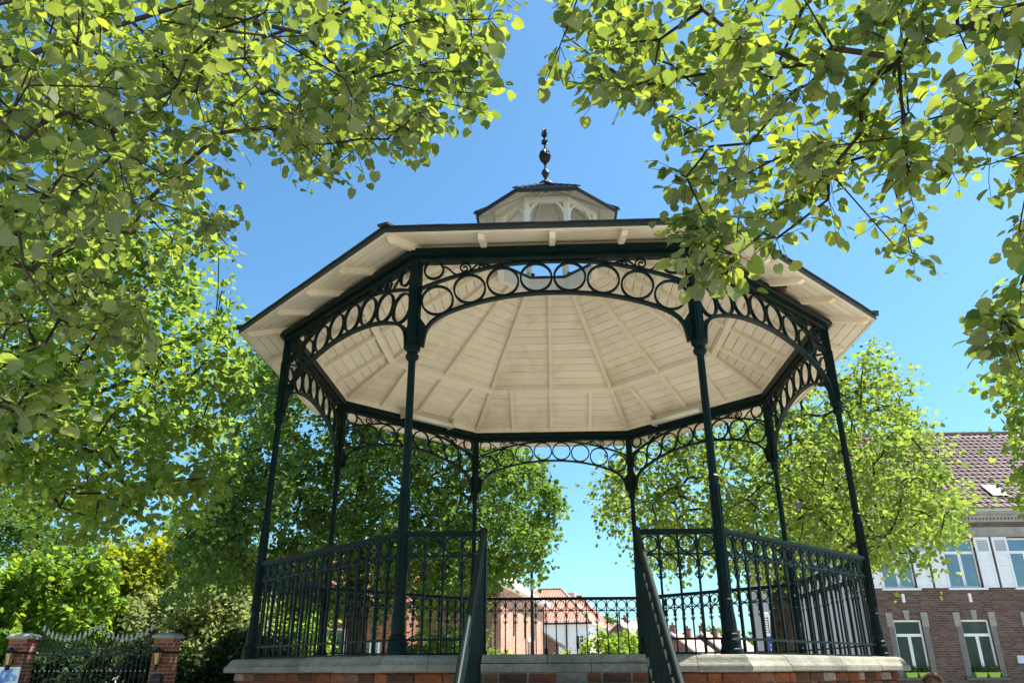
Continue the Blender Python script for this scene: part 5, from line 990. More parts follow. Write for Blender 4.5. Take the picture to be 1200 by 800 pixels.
# pantiles: every tile roll and course is real geometry, joined
cw, rh, ns = .245, .33, 6
S0 = Vector((0, SY-.34, 5.17)); sl = Vector((0, 5.24, 4.14)); Ls = sl.length; sd_ = sl/Ls; nrm = Vector((0,-sd_.z,sd_.y))
ncol = int((SX1-SX0+.1)/cw); nrow = int(Ls/rh)
w = MB()
prof_t = [.010,.028,.034,.022,.004,0.0]
for r_ in range(nrow):
    b = len(w.v); cols_ = ncol*ns+1
    for e in (0, 1):
        for i in range(cols_):
            h = prof_t[i % ns]+(.034 if e == 0 else .0)+.002*math.sin(i*12.9+r_*7.1)
            p = S0+sd_*(r_*rh-(.03 if e == 0 else 0)+(rh if e else 0))+nrm*(h+.01)
            w.v.append((SX0-.08+i*cw/ns, p.y, p.z))
    for i in range(cols_):                                     # front lip of the tiles
        p = S0+sd_*(r_*rh-.03)+nrm*(.002); w.v.append((SX0-.08+i*cw/ns, p.y, p.z))
    for i in range(cols_-1):
        w.f.append((b+i,b+i+1,b+cols_+i+1,b+cols_+i)); w.f.append((b+2*cols_+i,b+2*cols_+i+1,b+i+1,b+i))
sp('roof_tiles', w, M_pantile, fix=False, smooth=False, kind='stuff')
w = MB(); w.add([(SX0-.08,SY-.3,5.15),(SX1,SY-.3,5.15),(SX1,SY+4.9,9.26),(SX0-.08,SY+4.9,9.26),(SX0-.08,SY+10.1,5.15),(SX1,SY+10.1,5.15)],[(0,1,2,3),(3,2,5,4)])
sp('roof_deck', w, M_pantile, fix=False)
for i in range(int((SX1-SX0)/.36)):
    sp('ridge_tile', MB().tube([(SX0-.05+i*.36,SY+4.9,9.33),(SX0+.33+i*.36,SY+4.9,9.345)], .11, 8), M_pantile)
# skylight
def roof_pt(x, t, h): p = S0+sd_*t+nrm*h; return (x, p.y, p.z)
def roof_box(x0, x1, t0, t1, h0, h1):
    return MB().add([roof_pt(x0,t0,h0),roof_pt(x1,t0,h0),roof_pt(x1,t1,h0),roof_pt(x0,t1,h0),roof_pt(x0,t0,h1),roof_pt(x1,t0,h1),roof_pt(x1,t1,h1),roof_pt(x0,t1,h1)],
                    [(0,3,2,1),(4,5,6,7),(0,1,5,4),(1,2,6,5),(2,3,7,6),(3,0,4,7)])
sky_l = sp('skylight', roof_box(16.10,16.62,.74,1.56,.02,.10), M_black)
for a in range(2):
    for b in range(2):
        m_ = roof_box(16.125+a*.245,16.125+a*.245+.225,.78+b*.385,.78+b*.385+.36,.101,.112); obj('pane', m_, M_whitewall if False else plain('skylight_glass',(.09,.10,.12),.5,.02,2,.15) if not bpy.data.materials.get('skylight_glass') else bpy.data.materials['skylight_glass'], sky_l, off=SO)
# windows
def casement(parent, x0, x1, z0, z1, zt, y, glass, fw=.055):
    fr = MB()
    fr.box(x0,x0+fw,y,y+.06,z0,z1); fr.box(x1-fw,x1,y,y+.06,z0,z1); fr.box(x0+fw,x1-fw,y,y+.06,z1-fw,z1); fr.box(x0+fw,x1-fw,y,y+.06,z0,z0+fw)
    fr.box(x0+fw,x1-fw,y-.012,y+.055,zt-.045,zt+.045)
    xc = (x0+x1)/2; fr.box(xc-.05,xc+.05,y-.008,y+.055,z0+fw,zt-.045)
    for s in (-1, 1): fr.box(min(xc+s*.05,xc+s*.09) if False else xc-.0015+s*.0,xc+.0015,y-.0095,y-.006,z0+fw,zt-.045)
    wi = obj('window', fr, M_wpaint, parent, off=SO)
    for a, b, c, d in ((x0+fw,xc-.05,z0+fw,zt-.045),(xc+.05,x1-fw,z0+fw,zt-.045),(x0+fw,x1-fw,zt+.045,z1-fw)):
        g_ = MB()
        for q in (a, b): pass
        g_.box(a,b,y+.022,y+.03,c,d); obj('pane', g_, glass, wi, off=None, loc=(-SO[0],-SO[1],-SO[2]))
    return wi
def shutter(x0, x1, z0, z1):
    y = SY-.05; f = .07
    mb = MB(); mb.box(x0,x0+f,y,y+.04,z0,z1); mb.box(x1-f,x1,y,y+.04,z0,z1)
    zm = z1-.52; zl = z0+.68
    for a, b in ((z0,z0+.08),(zl-.035,zl+.035),(zm-.035,zm+.035),(z1-.08,z1)): mb.box(x0+f,x1-f,y+.001,y+.039,a,b)
    mb.box(x0+f,x1-f,y+.018,y+.03,z0+.08,zl-.035); mb.box(x0+f,x1-f,y+.018,y+.03,zl+.035,zm-.035)
    mb.box(x0+f+.05,x1-f-.05,y+.010,y+.02,z0+.13,zl-.085); mb.box(x0+f+.05,x1-f-.05,y+.010,y+.02,zl+.085,zm-.085)
    s_ = obj('shutter', mb, M_shutter, school, off=SO)
    n_ = 7; h = (z1-.08-zm-.035)/n_
    for i in range(n_):
        z = zm+.035+h*i
        lv = MB().add([(x0+f,y+.004,z+.006),(x1-f,y+.004,z+.006),(x1-f,y+.036,z+h*.9),(x0+f,y+.036,z+h*.9),(x0+f,y+.004,z+.018),(x1-f,y+.004,z+.018),(x1-f,y+.036,z+h),(x0+f,y+.036,z+h)],
                      [(0,3,2,1),(4,5,6,7),(0,1,5,4),(1,2,6,5),(2,3,7,6),(3,0,4,7)])
        obj('louvre', lv, M_shutter, s_, loc=(-SO[0],-SO[1],-SO[2]))
for i, c in enumerate(bays):
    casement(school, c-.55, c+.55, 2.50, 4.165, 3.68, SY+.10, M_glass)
    shutter(c-.55-.53, c-.55-.01, 2.49, 4.19); shutter(c+.56, c+1.08, 2.49, 4.19)
    sp('sill', MB().bbox(c-.66,c+.66,SY-.09,SY+.12,2.42,2.488), M_shutter)
    an = MB().box(c-.05,c+.05,SY-.045,SY-.003,2.02,2.30); an.box(c-.035,c-.0,SY-.07,SY-.045,2.03,2.31)
    sp('wall_bracket', an, M_wpaint)
    casement(school, c-.475, c+.475, -.335, 1.455, .97, SY+.10, M_glass2, .06)
    sp('window_sill', MB().bbox(c-.72,c+.72,SY-.10,SY+.12,-.43,-.345), plain('dark_bluestone',(.10,.105,.11),.7,.2) if not bpy.data.materials.get('dark_bluestone') else bpy.data.materials['dark_bluestone'])
    for s in (-1, 1):
        x0 = c+s*.475; x1 = c+s*.66
        sp('jamb', MB().box(min(x0,x1),max(x0,x1),SY-.012,SY+.02,-.343,1.24), M_jamb := (bpy.data.materials.get('grey_jamb_plaster') or plain('grey_jamb_plaster',(.17,.16,.15),.9,.15,3,.1)))
        sp('impost_block', MB().bbox(min(x0,c+s*.70)-.0,max(x0,c+s*.70),SY-.03,SY+.05,1.243,1.70,.004), M_greystone)
    sp('keystone', MB().prism([(c-.075,1.462),(c+.075,1.462),(c+.105,1.77),(c-.105,1.77)], SY-.04, SY+.05), M_greystone)
    for j in range(12):                                        # soldier bricks of the flat arch
        for s in (-1, 1):
            if j < 6: sp('arch_brick', MB().box(c+s*(.145+j*.056)-.024,c+s*(.145+j*.056)+.024,SY-.008,SY+.03,1.462,1.685), M_school)
# window boxes, wall sign
nb = 0
for i, c in enumerate(bays[:4]):
    for s in (-1, 1):
        nm = ['first','second','third','fourth'][i]
        t = thing('window_box', f'lime green planter, {"left" if s<0 else "right"} one on the sill of the {nm} lower school window', 'planter', (c+s*.215,SY-.02,-.345), 0, 'lime green window planters')
        vs = [(-.155,-.07,0),(.155,-.07,0),(.155,.07,0),(-.155,.07,0),(-.195,-.085,.145),(.195,-.085,.145),(.195,.085,.145),(-.195,.085,.145)]
        mb = MB().add(vs,[(0,3,2,1),(4,5,6,7),(0,1,5,4),(1,2,6,5),(2,3,7,6),(3,0,4,7)]); mb.box(-.205,.205,-.095,.095,.137,.152)
        obj('pot', mb, M_lime, t)
        rr = R_(100+i*2+s); n_ = 110
        P = rr.uniform((-.18,-.07,.15),(.18,.07,.30),(n_,3)); 
        link('foliage', leaf_mesh('foliage', P, rr.normal(0,1,(n_,3))+[0,0,.6], rr.normal(0,1,(n_,3)), rr.uniform(.05,.09,n_), (LEAF_MID_V,LEAF_MID_F), M_leafC, (0,0,0)), t, kind='stuff')
sg = MB().box(-.19,.19,-.02,0,-.11,.11)
ws = thing('wall_sign','small blank blue white plate on the brick wall at the right edge','sign',(15.66,SY-.004,.20))
obj('plate', sg, plain('pale_blue_plate',(.45,.58,.75),.3,.02), ws); obj('plate_rim', MB().box(-.20,.20,-.014,-.001,-.12,.12), M_wpaint, ws)
# rendered wing at the left end of the school
wg = thing('rendered_wing','plain pale grey rendered wing at the left end of the brown brick building','building',(9.2,19.6,GZ))
obj('wall', MB().box(-1.75,1.82,0,1.6,0,5.15), M_render, wg)
obj('parapet', MB().box(-1.80,1.84,-.04,1.64,5.152,5.27), M_zinc, wg)
obj('plinth_band', MB().box(-1.77,1.83,-.02,1.62,0,.6), M_greystone, wg)
# banner sign by the wing
bn = thing('banner_sign','tall narrow white and blue banner sign with dark upright lettering beside the tree trunk','sign',(7.15,18.0,GZ), rad(8))
obj('board', MB().bbox(-.26,.26,-.03,.03,.25,3.35,.01), M_wpaint, bn)
obj('blue_panel', MB().box(-.255,.20,-.034,-.0305,.27,2.62), plain('blue_print',(.02,.06,.30),.5,.05), bn)
mt = MB()
for i in range(13): mt.box(-.04,.03,-.0365,-.0345,.45+i*.155,.45+i*.155+(.10 if i % 3 else .07))
for i in range(10): mt.box(.09,.13,-.0365,-.0345,.5+i*.19,.5+i*.19+.13)
obj('white_lettering', mt, M_wpaint, bn)
mt = MB()
for x, z0, z1 in ((-.14,2.70,3.22),(-.02,2.70,3.22)):
    mt.box(x-.012,x+.012,-.0335,-.0305,z0,z1)
for i in range(7): mt.box(-.127,-.033,-.0335,-.0305,2.72+i*.075,2.74+i*.075)
for x in (.225,.245): mt.box(x-.005,x+.005,-.0335,-.0305,.4,3.0)
obj('dark_lettering', mt, M_dark, bn)
for s in (-1, 1): obj('leg', MB().box(s*.2-.02,s*.2+.02,-.02,.02,0,.25), M_black, bn)

# ================================================================== gate on the left
def pillar(x, lab):
    y = 8.0; z = ground_z(x, y)
    p = thing('gate_pillar', lab, 'pillar', (x,y,z), 0, 'brick gate pillars')
    h = .56-z
    obj('brickwork', MB().box(-.2,.2,-.2,.2,0,h-.0), M_pillar, p)
    obj('base', MB().bbox(-.24,.24,-.24,.24,0,.35,.02), M_greystone, p)
    cp = MB().bbox(-.25,.25,-.25,.25,h+.002,h+.06,.008); cp.lathe([(.345,h+.06),(.24,h+.10),(.02,h+.12)],4,rot=PI/4)
    obj('cap', cp, M_greystone, p)
    for i in range(7):
        obj('soldier_brick', MB().box(-.17+i*.05,-.17+i*.05+.04,-.21,-.197,h-.22,h-.06), M_pillar, p)
    obj('band', MB().box(-.206,.206,-.206,.206,h-.31,h-.27), M_dark, p)
    return p, h+z
pillar(-8.385, 'red brick gate pillar with a letter box, right of the iron gate')
pillar(-11.60, 'red brick gate pillar with a framed poster, left of the iron gate')
M_amber = plain('amber_glass',(.42,.26,.06),.15,.1,8,.6)
for x, lab in ((-8.385,'amber glass wall lantern on the right gate pillar above the letter box'),(-11.60,'amber glass wall lantern on the left gate pillar above the poster')):
    t = thing('wall_lantern', lab, 'lamp', (x,7.645,.02), 0, 'lanterns on the gate pillars')
    obj('glass', MB().lathe([(.045,.02),(.085,.24)],4,rot=PI/4), M_amber, t)
    fr = MB()
    for i in range(4):
        a = PI/4+i*PI/2; fr.tube([(.05*math.cos(a),.05*math.sin(a),.01),(.092*math.cos(a),.092*math.sin(a),.245)],.008,4)
    fr.lathe([(.15,.245),(.10,.30),(.03,.33),(.012,.37)],4,rot=PI/4); fr.lathe([(.012,-.09),(.05,-.06),(.055,-.01),(.03,.015)],8)
    obj('lantern_frame', fr, M_black, t)
    obj('bracket', MB().tube([(0,.15,.10),(0,.08,-.02),(0,.01,-.05)],.012,5), M_black, t)
po = thing('poster_frame','framed blue and white poster with a red patch on the left gate pillar','poster',(-11.62,7.795,-.34))
obj('frame', MB().box(-.235,.235,-.035,-.001,-.34,.34), M_wpaint, po)
def postermat():
    m, nt, b = newmat('poster_print'); v = coords(nt)
    c = ramp(nt, noise(nt, v, 4.5, 3), [(.36,(.02,.07,.33)),(.50,(.10,.28,.62)),(.56,(.62,.68,.74)),(.75,(.75,.76,.78))])
    c2 = ramp(nt, noise(nt, coords(nt,(1,1,1.7)), 3.1, 2), [(.60,(0,0,0)),(.64,(1,1,1))])
    nt.links.new(mixc(nt, c2, c, (.5,.06,.08)), b.inputs['Base Color']); b.inputs['Roughness'].default_value = .2; return m
obj('print', MB().box(-.205,.205,-.039,-.0355,-.295,.295), postermat(), po)
lb_ = thing('letter_box','small black letter box low on the right gate pillar','letter box',(-8.38,7.79,-.30))
bx = MB().bbox(-.12,.12,-.10,0,-.14,.14,.015); obj('box', bx, M_black, lb_); obj('flap', MB().box(-.09,.09,-.108,-.101,.02,.06), M_zinc, lb_)
gt = thing('iron_gate','double black wrought iron gate, spear points coloured pale as sunlit, between two brick pillars','gate',(-9.99,8.0,GZ))
M_spear = plain('sunlit_toned_iron',(.42,.43,.40),.45,.2,9,.5)  # sunlight on the spears and knobs is put into this pale colour
m_sp = MB().lathe([(.008,0),(.022,.035),(.026,.05),(.014,.062),(.030,.085),(.004,.17)],6); 
for s in (-1,1): m_sp.tube([(0,0,.05),(s*.03,0,.065),(s*.042,0,.045)],[.008,.007,.004],4)
m_sp = m_sp.mesh('spear', M_spear)
m_kn = MB().lathe([(.006,-.02),(.02,0),(.006,.02)],6).mesh('knob', M_spear)
for s in (-1, 1):
    lf = link('gate_leaf', None, gt)
    me = MB()
    for z in (.18,.30,1.93,2.03): me.box(min(s*.015,s*1.25),max(s*.015,s*1.25),-.014,.014,z-.014,z+.014)
    lf.data if False else None
    bpy.data.objects.remove(lf)
    lf = obj('gate_leaf', me, M_black, gt)
    nbar = 12
    for i in range(nbar):
        u = (i+.3)/(nbar-.4); x = s*(.03+u*1.21)
        zt = 2.19+.20*(2*u-1)**2+(.03 if i in (0,nbar-1) else 0)
        b_ = link('bar', MB().box(-.009,.009,-.009,.009,.12,zt).mesh('bar', M_black), lf, (x,0,0))
        link('spear', m_sp, lf, (x,0,zt)); 
        link('knob', m_kn, lf, (x,-.002,1.615))
    for i in range(6):
        x = s*(.13+i*.2)
        obj('scroll', MB().strip([(x+px_,z_) for px_,z_ in spiral(0,2.12,.075,.015,-PI/2,1.3 if s>0 else -1.3,18)],.012,-.006,.006), M_black, lf)

# ================================================================== houses beyond
def house(name, label, org, rz, x0, w, d, eave, ridge, wallm, roofm, along='y', hip=0.0, over=.25, group=None, trim=M_wpaint):
    """origin at ground; local box x0..x0+w, 0..d; ridge along local x or y"""
    z = ground_z(org[0], org[1])-.3; h = thing(name, label, 'house', (org[0],org[1],z), rz, group)
    e, r = eave-z, ridge-z; x1 = x0+w
    wl = MB().box(x0,x1,0,d,0,e)
    if not hip:
        if along == 'y': wl.add([(x0,0,e),(x1,0,e),((x0+x1)/2,0,r-.05),(x0,d,e),(x1,d,e),((x0+x1)/2,d,r-.05)],[(0,1,2),(5,4,3)])
        else: wl.add([(x0,0,e),(x0,d,e),(x0,d/2,r-.05),(x1,0,e),(x1,d,e),(x1,d/2,r-.05)],[(2,1,0),(3,4,5)])
    obj('wall', wl, wallm, h, fix=False)
    o = over; k = .10
    if along == 'y':
        xm = (x0+x1)/2; sl_ = (r-e)/(w/2)
        A_ = [(x0-o,-o,e-o*sl_),(xm,-o+0,r),(xm,d+o,r),(x0-o,d+o,e-o*sl_)]; B_ = [(x1+o,-o,e-o*sl_),(x1+o,d+o,e-o*sl_),(xm,d+o,r),(xm,-o,r)]
    else:
        ym = d/2; sl_ = (r-e)/(d/2)
        A_ = [(x0-o+0,-o,e-o*sl_),(x1+o,-o,e-o*sl_),(x1+o-hip*(w),ym,r),(x0-o+hip*w,ym,r)]; B_ = [(x0-o,d+o,e-o*sl_),(x0-o+hip*w,ym,r),(x1+o-hip*w,ym,r),(x1+o,d+o,e-o*sl_)]
    for P in (A_, B_):
        m_ = MB().add(P+[(a,b,c+k) for a,b,c in P],[(3,2,1,0),(4,5,6,7),(0,1,5,4),(1,2,6,5),(2,3,7,6),(3,0,4,7)]); obj('roof', m_, roofm, h)
    if hip:
        for sx in (0, 1):
            xe = (x0-o) if sx == 0 else (x1+o); xr = x0-o+hip*w if sx == 0 else x1+o-hip*w
            P = [(xe,-o,e-o*sl_),(xe,d+o,e-o*sl_),(xr,ym,r)]
            obj('roof', MB().add(P+[(a,b,c+k) for a,b,c in P],[(2,1,0),(3,4,5),(0,1,4,3),(1,2,5,4),(2,0,3,5)]), roofm, h)
            obj('hip_tiles', MB().tube([(xe,-o,e-o*sl_+k),(xr,ym,r+k)],.10,6), trim, h)
        obj('ridge', MB().tube([(x0-o+hip*w,ym,r+k),(x1+o-hip*w,ym,r+k)],.12,6), roofm, h)
    elif along == 'y':
        obj('ridge', MB().tube([(xm,-o,r+k),(xm,d+o,r+k)],.11,6), roofm, h)
        obj('bargeboard', MB().beam((x0-o,-o-.03,e-o*sl_+k),(xm,-o-.03,r+k),.05,.2).beam((x1+o,-o-.03,e-o*sl_+k),(xm,-o-.03,r+k),.05,.2), trim, h)
    else:
        obj('ridge', MB().tube([(x0-o,ym,r+k),(x1+o,ym,r+k)],.11,6), roofm, h)
        obj('bargeboard', MB().beam((x0-o-.03,-o,e-o*sl_+k),(x0-o-.03,ym,r+k),.05,.2).beam((x0-o-.03,d+o,e-o*sl_+k),(x0-o-.03,ym,r+k),.05,.2), trim, h)
    return h, z
def pane_window(h, face, u, z, w, hh, zoff, glass=M_glass2, fm=M_wpaint, fixed=0.0):
    """window on a wall: face '-y' at y=fixed, '+x' at x=fixed, '-x' at x=fixed"""
    zz = z-zoff
    def bx(a, b, c, d, o0, o1):
        if face == '-y': return MB().box(a,b,fixed-o1,fixed-o0,c,d)
        if face == '+x': return MB().box(fixed+o0,fixed+o1,a,b,c,d)
        return MB().box(fixed-o1,fixed-o0,a,b,c,d)
    f = obj('window', bx(u-w/2-.07,u+w/2+.07,zz-.07,zz+hh+.07,-.05,.03), fm, h)
    obj('pane', bx(u-w/2,u-.03,zz,zz+hh,.031,.036), glass, f); obj('pane', bx(u+.03,u+w/2,zz,zz+hh,.031,.036), glass, f)
    obj('sill', bx(u-w/2-.12,u+w/2+.12,zz-.13,zz-.075,-.05,.09), M_greystone, f)
def chimney(h, x, y, z0, z1, m_, zoff, w=.5):
    c = obj('chimney', MB().bbox(x-w/2,x+w/2,y-w/2,y+w/2,z0-zoff,z1-zoff,.02), m_, h)
    obj('chimney_cap', MB().box(x-w/2-.06,x+w/2+.06,y-w/2-.06,y+w/2+.06,z1-zoff+.001,z1-zoff+.09), M_umber, c)
    for s in (-1, 1): obj('chimney_pot', MB().lathe([(.09,z1-zoff+.09),(.075,z1-zoff+.4)],8,(x+s*w*.22,y)), M_umber, c)
h, z = house('brick_house','long salmon brick house with a white gutter, its side wall running away behind the railing',(-2.35,28.0),rad(-7.9),-6.0,6.0,13.0,3.80,6.1,M_salmon,M_pinktile,'y')
obj('gutter', MB().bbox(.26,.46,-.35,13.4,3.54-z,3.78-z,.02), M_wpaint, h); obj('fascia_board', MB().box(.02,.255,-.30,13.3,3.52-z,3.56-z), M_wpaint, h)
chimney(h, -1.5, 8.0, 4.6, 5.65, M_pillar, z, .55)
for y_ in (3.2,6.4,9.6): obj('slit_window', MB().box(.003,.03,y_-.12,y_+.12,1.5-z,2.6-z), M_dark, h)
d_ = obj('door', MB().box(.003,.04,7.4,8.3,-.9-z,1.35-z), M_umber, h); obj('lintel', MB().box(.003,.05,7.25,8.45,1.36-z,1.55-z), M_whitewall, h)
obj('downpipe', MB().tube([(.12,12.6,GZ+1-z),(.12,12.6,3.5-z)],.05,6), M_zinc, h)
h, z = house('white_house','white house with hipped orange tile roof and one small front window',(3.28,62),rad(-12),-9.0,9.0,10.0,3.85,7.0,M_whitewall,M_orange,'x',hip=.40,trim=M_pinktile)
pane_window(h,'-y',-.85,1.62,.62,1.05,z); pane_window(h,'+x',3.4,1.5,.9,1.5,z,fixed=0.0); pane_window(h,'-y',-3.9,1.6,.8,1.2,z)
obj('downpipe', MB().tube([(-2.0,-.08,0),(-2.0,-.08,3.8-z)],.06,6), M_zinc, h); obj('gutter', MB().box(-9.2,.3,-.38,-.26,3.62-z,3.74-z), M_zinc, h); obj('gutter', MB().box(.26,.38,-.3,10.2,3.62-z,3.74-z), M_wpaint, h)
h, z = house('white_house','white house with darker red hipped roof and a pale chimney, behind the orange roof',(5.55,77),rad(-12),-9.0,9.0,9.0,4.1,7.55,M_whitewall,M_redtile,'x',hip=.36,trim=M_pinktile)
obj('chimney', MB().bbox(-4.3,-3.45,2.6,3.4,6.0-z,7.95-z,.03), plain('pale_pink_render',(.60,.48,.48),.8,.1), h)
pane_window(h,'+x',3.0,1.8,.9,1.4,z,fixed=0.0)
h, z = house('gabled_house','brown gabled house with a sunlit roof edge beyond the laurel bush',(9.3,77.5),rad(62),0,5.2,4.6,2.9,4.75,M_umber,M_pinktile,'x')
chimney(h,1.6,2.3,4.2,5.1,M_umber,z,.5)
for i,(x,y,ev,rg_,lab) in enumerate(((15.9,82,1.75,3.75,'nearest brown gabled house of the row, with a twin pot chimney'),(20.6,90,1.9,4.1,'middle brown gabled house of the row with a salmon roof'),(25.2,98,1.9,4.2,'farthest brown gabled house of the row'))):
    h, z = house('gabled_house',lab,(x,y),rad(64),0,8.0,5.4,ev,rg_,M_umber,M_pinktile,'x',group='row of brown houses')
    chimney(h,.5,2.7,rg_-.6,rg_+.75,M_umber,z,.6); chimney(h,4.4,2.2,rg_-.9,rg_+.55,M_umber,z,.7)
    pane_window(h,'-x',2.7,.4,.7,.9,z,fixed=0.0); obj('gutter', MB().box(-.3,8.3,-.40,-.27,ev-.2-z,ev-.06-z), M_wpaint, h)
h, z = house('brick_cottage','low dark red brick cottage with white framed windows behind the left railing',(-11.2,24.0),rad(0),0,5.2,6.0,2.6,4.6,M_pillar,M_redtile,'x')
for u, zz, ww, hh in ((2.3,.0,.62,1.45),(3.75,-.35,.62,1.35),(.9,-.2,.7,1.3)): pane_window(h,'-y',u,zz,ww,hh,z,M_glass)
h, z = house('dark_brick_house','dark brick house with white window half hidden behind the lime tree',(-5.6,27.5),rad(0),0,2.9,6,2.9,5.0,M_umber,M_redtile,'x')
pane_window(h,'-y',1.9,2.0,.8,.75,z,M_glass); pane_window(h,'-y',.9,.2,.8,1.1,z,M_glass)
sh = thing('garden_shed','low grey shed with a sloping roof beside the white house','shed',(-1.4,51,ground_z(-1.4,51)))
zs = ground_z(-1.4,51)
obj('wall', MB().prism([(-2.0,0),(1.9,0),(1.9,1.75-zs),(.3,2.75-zs),(-2.0,1.6-zs)],.2,4), M_umber, sh)
obj('roof', MB().beam((2.6,2,1.42-zs),(.25,2,2.86-zs),4.6,.12), M_greystone, sh); obj('roof', MB().beam((-2.4,2,1.5-zs),(.25,2,2.86-zs),4.6,.12), M_greystone, sh)
obj('door', MB().box(.2,1.1,.17,.199,0,1.7-zs-.3), M_dark, sh)
def street_lamp(x, y, h, lab, arm=0):
    z = ground_z(x, y); t = thing('street_lamp', lab, 'street lamp', (x,y,z))
    obj('pole', MB().lathe([(.13,0),(.12,.5),(.075,.6),(.055,h)],10), M_black, t)
    if arm:
        obj('arm', MB().tube([(0,0,h-.1),(-.3,0,h+.06),(-arm,0,h+.08)],.035,6), M_black, t); obj('lamp_head', MB().bbox(-arm-.35,-arm+.15,-.1,.1,h+.02,h+.12,.02), M_zinc, t)
    else:
        obj('lamp_head', MB().lathe([(.06,h),(.14,h+.08),(.2,h+.42),(.24,h+.44),(.06,h+.58),(.02,h+.68)],8), M_black, t); obj('lamp_glass', MB().lathe([(.13,h+.10),(.19,h+.40)],8), M_lens, t)
street_lamp(-.78,22,5.7,'slim dark lamp post rising in front of the long brick house')
street_lamp(6.3,66,5.3,'thin distant street lamp with a short arm right of the white house',.5)
# ------------------------------------------------------------------ parked cars
def car(x, y, rz, lab, paint):
    z = ground_z(x, y); t = thing('parked_car', lab, 'car', (x,y,z), rz, 'cars parked by the houses')
    half = [(-2.05,.28),(-2.08,.55),(-1.98,.80),(-1.75,.90),(-1.35,.93),(-.70,1.40),(.55,1.45),(1.05,1.38),(1.62,.98),(2.0,.90),(2.08,.62),(2.02,.28)]
    wd = [.78,.82,.84,.85,.86,.62,.62,.62,.84,.82,.82,.78]
    vs = [(px_,-w_,z_) for (px_,z_),w_ in zip(half,wd)]+[(px_,w_,z_) for (px_,z_),w_ in zip(half,wd)]; n = len(half)
    fs = [tuple(range(n-1,-1,-1)),tuple(range(n,2*n))]+[(i,(i+1)%n,n+(i+1)%n,n+i) for i in range(n)]
    obj('body', MB().add(vs,fs), paint, t)
    gl = MB()
    def q(p): return gl.add(p,[(0,1,2,3)])
    q([(-1.30,-.78,.975),(-1.30,.78,.975),(-.74,.58,1.385),(-.74,-.58,1.385)]); obj('windscreen', gl, M_glass, t, fix=False)
    gl = MB(); q([(1.56,.76,1.03),(1.56,-.76,1.03),(1.10,-.58,1.365),(1.10,.58,1.365)]); obj('rear_window', gl, M_glass, t, fix=False)
    for s in (-1, 1):
        gl = MB(); q([(-1.05,s*.80,.99),(1.35,s*.80,1.02),(.98,s*.645,1.36),(-.66,s*.645,1.37)]); obj('side_window', gl, M_glass2, t, fix=False)
        for xx in (-1.3, 1.3):
            wh = MB(); vs = []
            wh.tube([(xx,s*.66,.31),(xx,s*.86,.31)],.31,16); w_ = obj('wheel', wh, M_black, t); obj('rim', MB().tube([(xx,s*.855,.31),(xx,s*.868,.31)],.20,12), M_zinc, w_)
        obj('headlight', MB().bbox(-2.06,-1.95,s*.62-.16,s*.62+.16,.62,.76,.02), M_lens, t)
    obj('bumper', MB().bbox(-2.13,-2.0,-.78,.78,.30,.50,.02), M_black, t)
M_bluecar = plain('blue_car_paint',(.10,.20,.34),.2,.03,2,.6); M_whitecar = plain('white_car_paint',(.75,.76,.78),.2,.03,2,.6)
car(-.45,46,rad(80),'blue car parked facing the square beside the grey shed',M_bluecar)
car(1.15,47.5,rad(95),'white car parked beside the blue car in front of the white house',M_whitecar)

# ================================================================== person beside the plinth
pz = GZ
pe = thing('person','person with light brown hair tied back standing just right of the brick plinth','person',(3.36,-1.75,pz-.035), rad(150))
def skin_body(name, verts, edges, radii, mat, sub=2):
    me = bpy.data.meshes.new(name); me.from_pydata(verts, edges, []); me.materials.append(mat)
    o = link(name, me, pe)
    o.modifiers.new('skin','SKIN')
    for i, r_ in enumerate(radii): me.skin_vertices[0].data[i].radius = (r_, r_)
    me.skin_vertices[0].data[0].use_root = True
    sm = o.modifiers.new('sub','SUBSURF'); sm.levels = sub; sm.render_levels = sub
    return o
M_skin = plain('skin',(.50,.29,.20),.5,.06,6,.3); M_hair = plain('light_brown_hair',(.15,.08,.04),.5,.4,40,.4,.4)
M_shirt = plain('navy_cotton',(.05,.07,.13),.9,.1,8,.1); M_jean = plain('grey_denim',(.10,.12,.16),.9,.15,12,.1)
V, E_, Rr = [(0,0,.86)], [], [.135]
def chain(i, pts):
    for p, r_ in pts:
        V.append(p); Rr.append(r_); E_.append((i, len(V)-1)); i = len(V)-1
    return i
tor = chain(0, [((0,0,1.02),.115),((0,-.01,1.18),.125),((0,0,1.30),.11),((0,.005,1.365),.05),((0,.01,1.40),.048),((0,-.014,1.45),.062),((0,-.014,1.495),.064),((0,-.005,1.53),.045)])
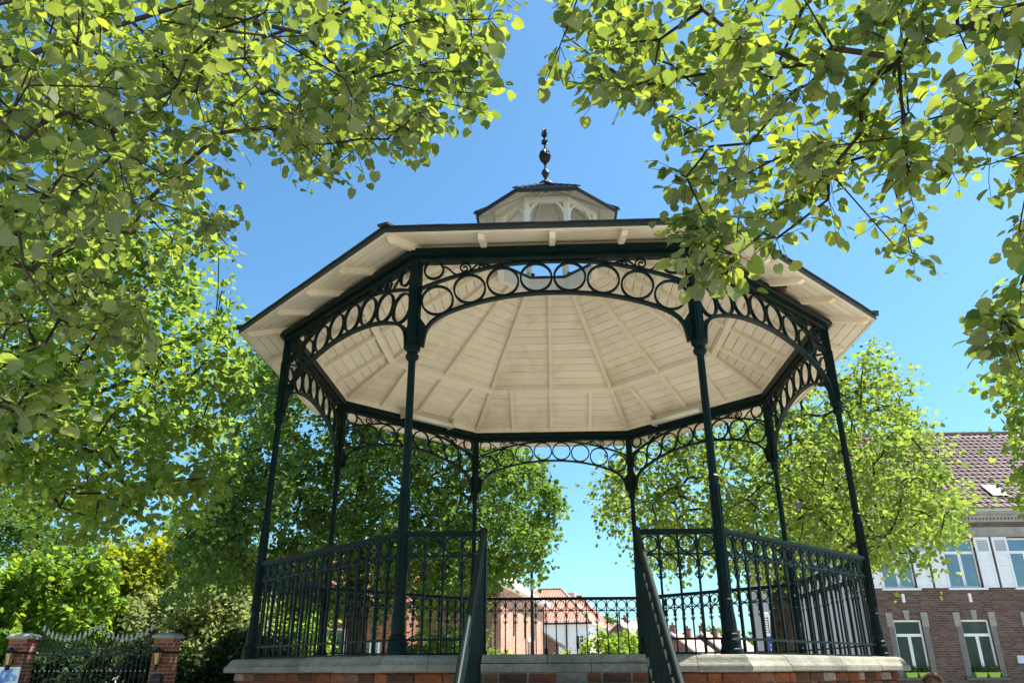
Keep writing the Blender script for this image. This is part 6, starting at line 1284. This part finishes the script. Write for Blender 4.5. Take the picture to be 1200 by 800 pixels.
for s in (-1, 1):
    chain(0, [((s*.09,0,.78),.085),((s*.095,-.01,.46),.058),((s*.095,.01,.28),.052),((s*.095,.02,.08),.036),((s*.10,-.05,.035),.034),((s*.105,-.14,.02),.022)])
    e = chain(3, [((s*.15,0,1.29),.055),((s*.20,0,1.12),.042),((s*.225,.0,.99),.036),((s*.22,-.05,.80),.025),((s*.22,-.065,.745),.028)])
    for j, (dx, L) in enumerate(((-.024,.07),(-.008,.08),(.008,.078),(.024,.062))):
        chain(e, [((s*.22+dx,-.078,.715),.0095),((s*.22+dx,-.088,.715-L*.5),.0085),((s*.22+dx,-.083,.715-L),.007)])
    chain(e, [((s*.20,-.095,.735),.010),((s*.195,-.115,.705),.008)])
skin_body('body', V, E_, Rr, M_skin)
Vt = [(0,0,.90),(0,0,1.02),(0,-.01,1.18),(0,0,1.31),(.16,0,1.28),(.205,0,1.12),(-.16,0,1.28),(-.205,0,1.12)]
skin_body('shirt', Vt, [(0,1),(1,2),(2,3),(3,4),(4,5),(3,6),(6,7)], [.145,.128,.14,.115,.068,.055,.068,.055], M_shirt)
Vj = [(0,0,.90),(.09,0,.78),(.095,-.01,.46),(.095,.015,.12),(-.09,0,.78),(-.095,-.01,.46),(-.095,.015,.12)]
skin_body('trousers', Vj, [(0,1),(1,2),(2,3),(0,4),(4,5),(5,6)], [.145,.098,.07,.052,.098,.07,.052], M_jean)
hr = MB(); hr.sphere((0,.012,1.500),.094,18,12,(.90,1.04,1.0)); hr.sphere((0,.112,1.49),.036,10,8,(1,1,1.1))
rh = random.Random(4)
for i in range(150):                                             # strands combed back from a parting
    s = -1 if i % 2 else 1; a = rh.uniform(-.078,.075); t0 = rh.uniform(.02,.25)
    P_ = []
    for q in range(6):
        th = t0+q*.24; r_ = .0975+rh.uniform(-.001,.003)
        P_.append((s*r_*.92*math.sin(th), a+.012+(.10-a)*(q/5)**1.6*.8, 1.500+math.sqrt(max(.0004,1-(a/.11)**2))*r_*math.cos(th)))
    hr.tube(P_, [.004,.005,.005,.005,.004,.002], 4)
hr.tube([(0,.14,1.49),(0,.175,1.42),(.01,.165,1.30)],[.026,.03,.010],8)
obj('hair', hr, M_hair, pe, smooth=True)
fc = MB(); fc.sphere((0,-.086,1.475),.016,8,6,(.8,1,1.4)); obj('nose', fc, M_skin, pe, smooth=True)
for s in (-1, 1):
    obj('eye', MB().sphere((s*.028,-.072,1.505),.011,8,6), M_dark, pe, smooth=True); obj('ear', MB().sphere((s*.078,.0,1.48),.026,8,6,(.4,.7,1.2)), M_skin, pe, smooth=True)
obj('mouth', MB().bbox(-.024,.024,-.082,-.07,1.432,1.44,.002), plain('lips',(.40,.13,.11),.5), pe)
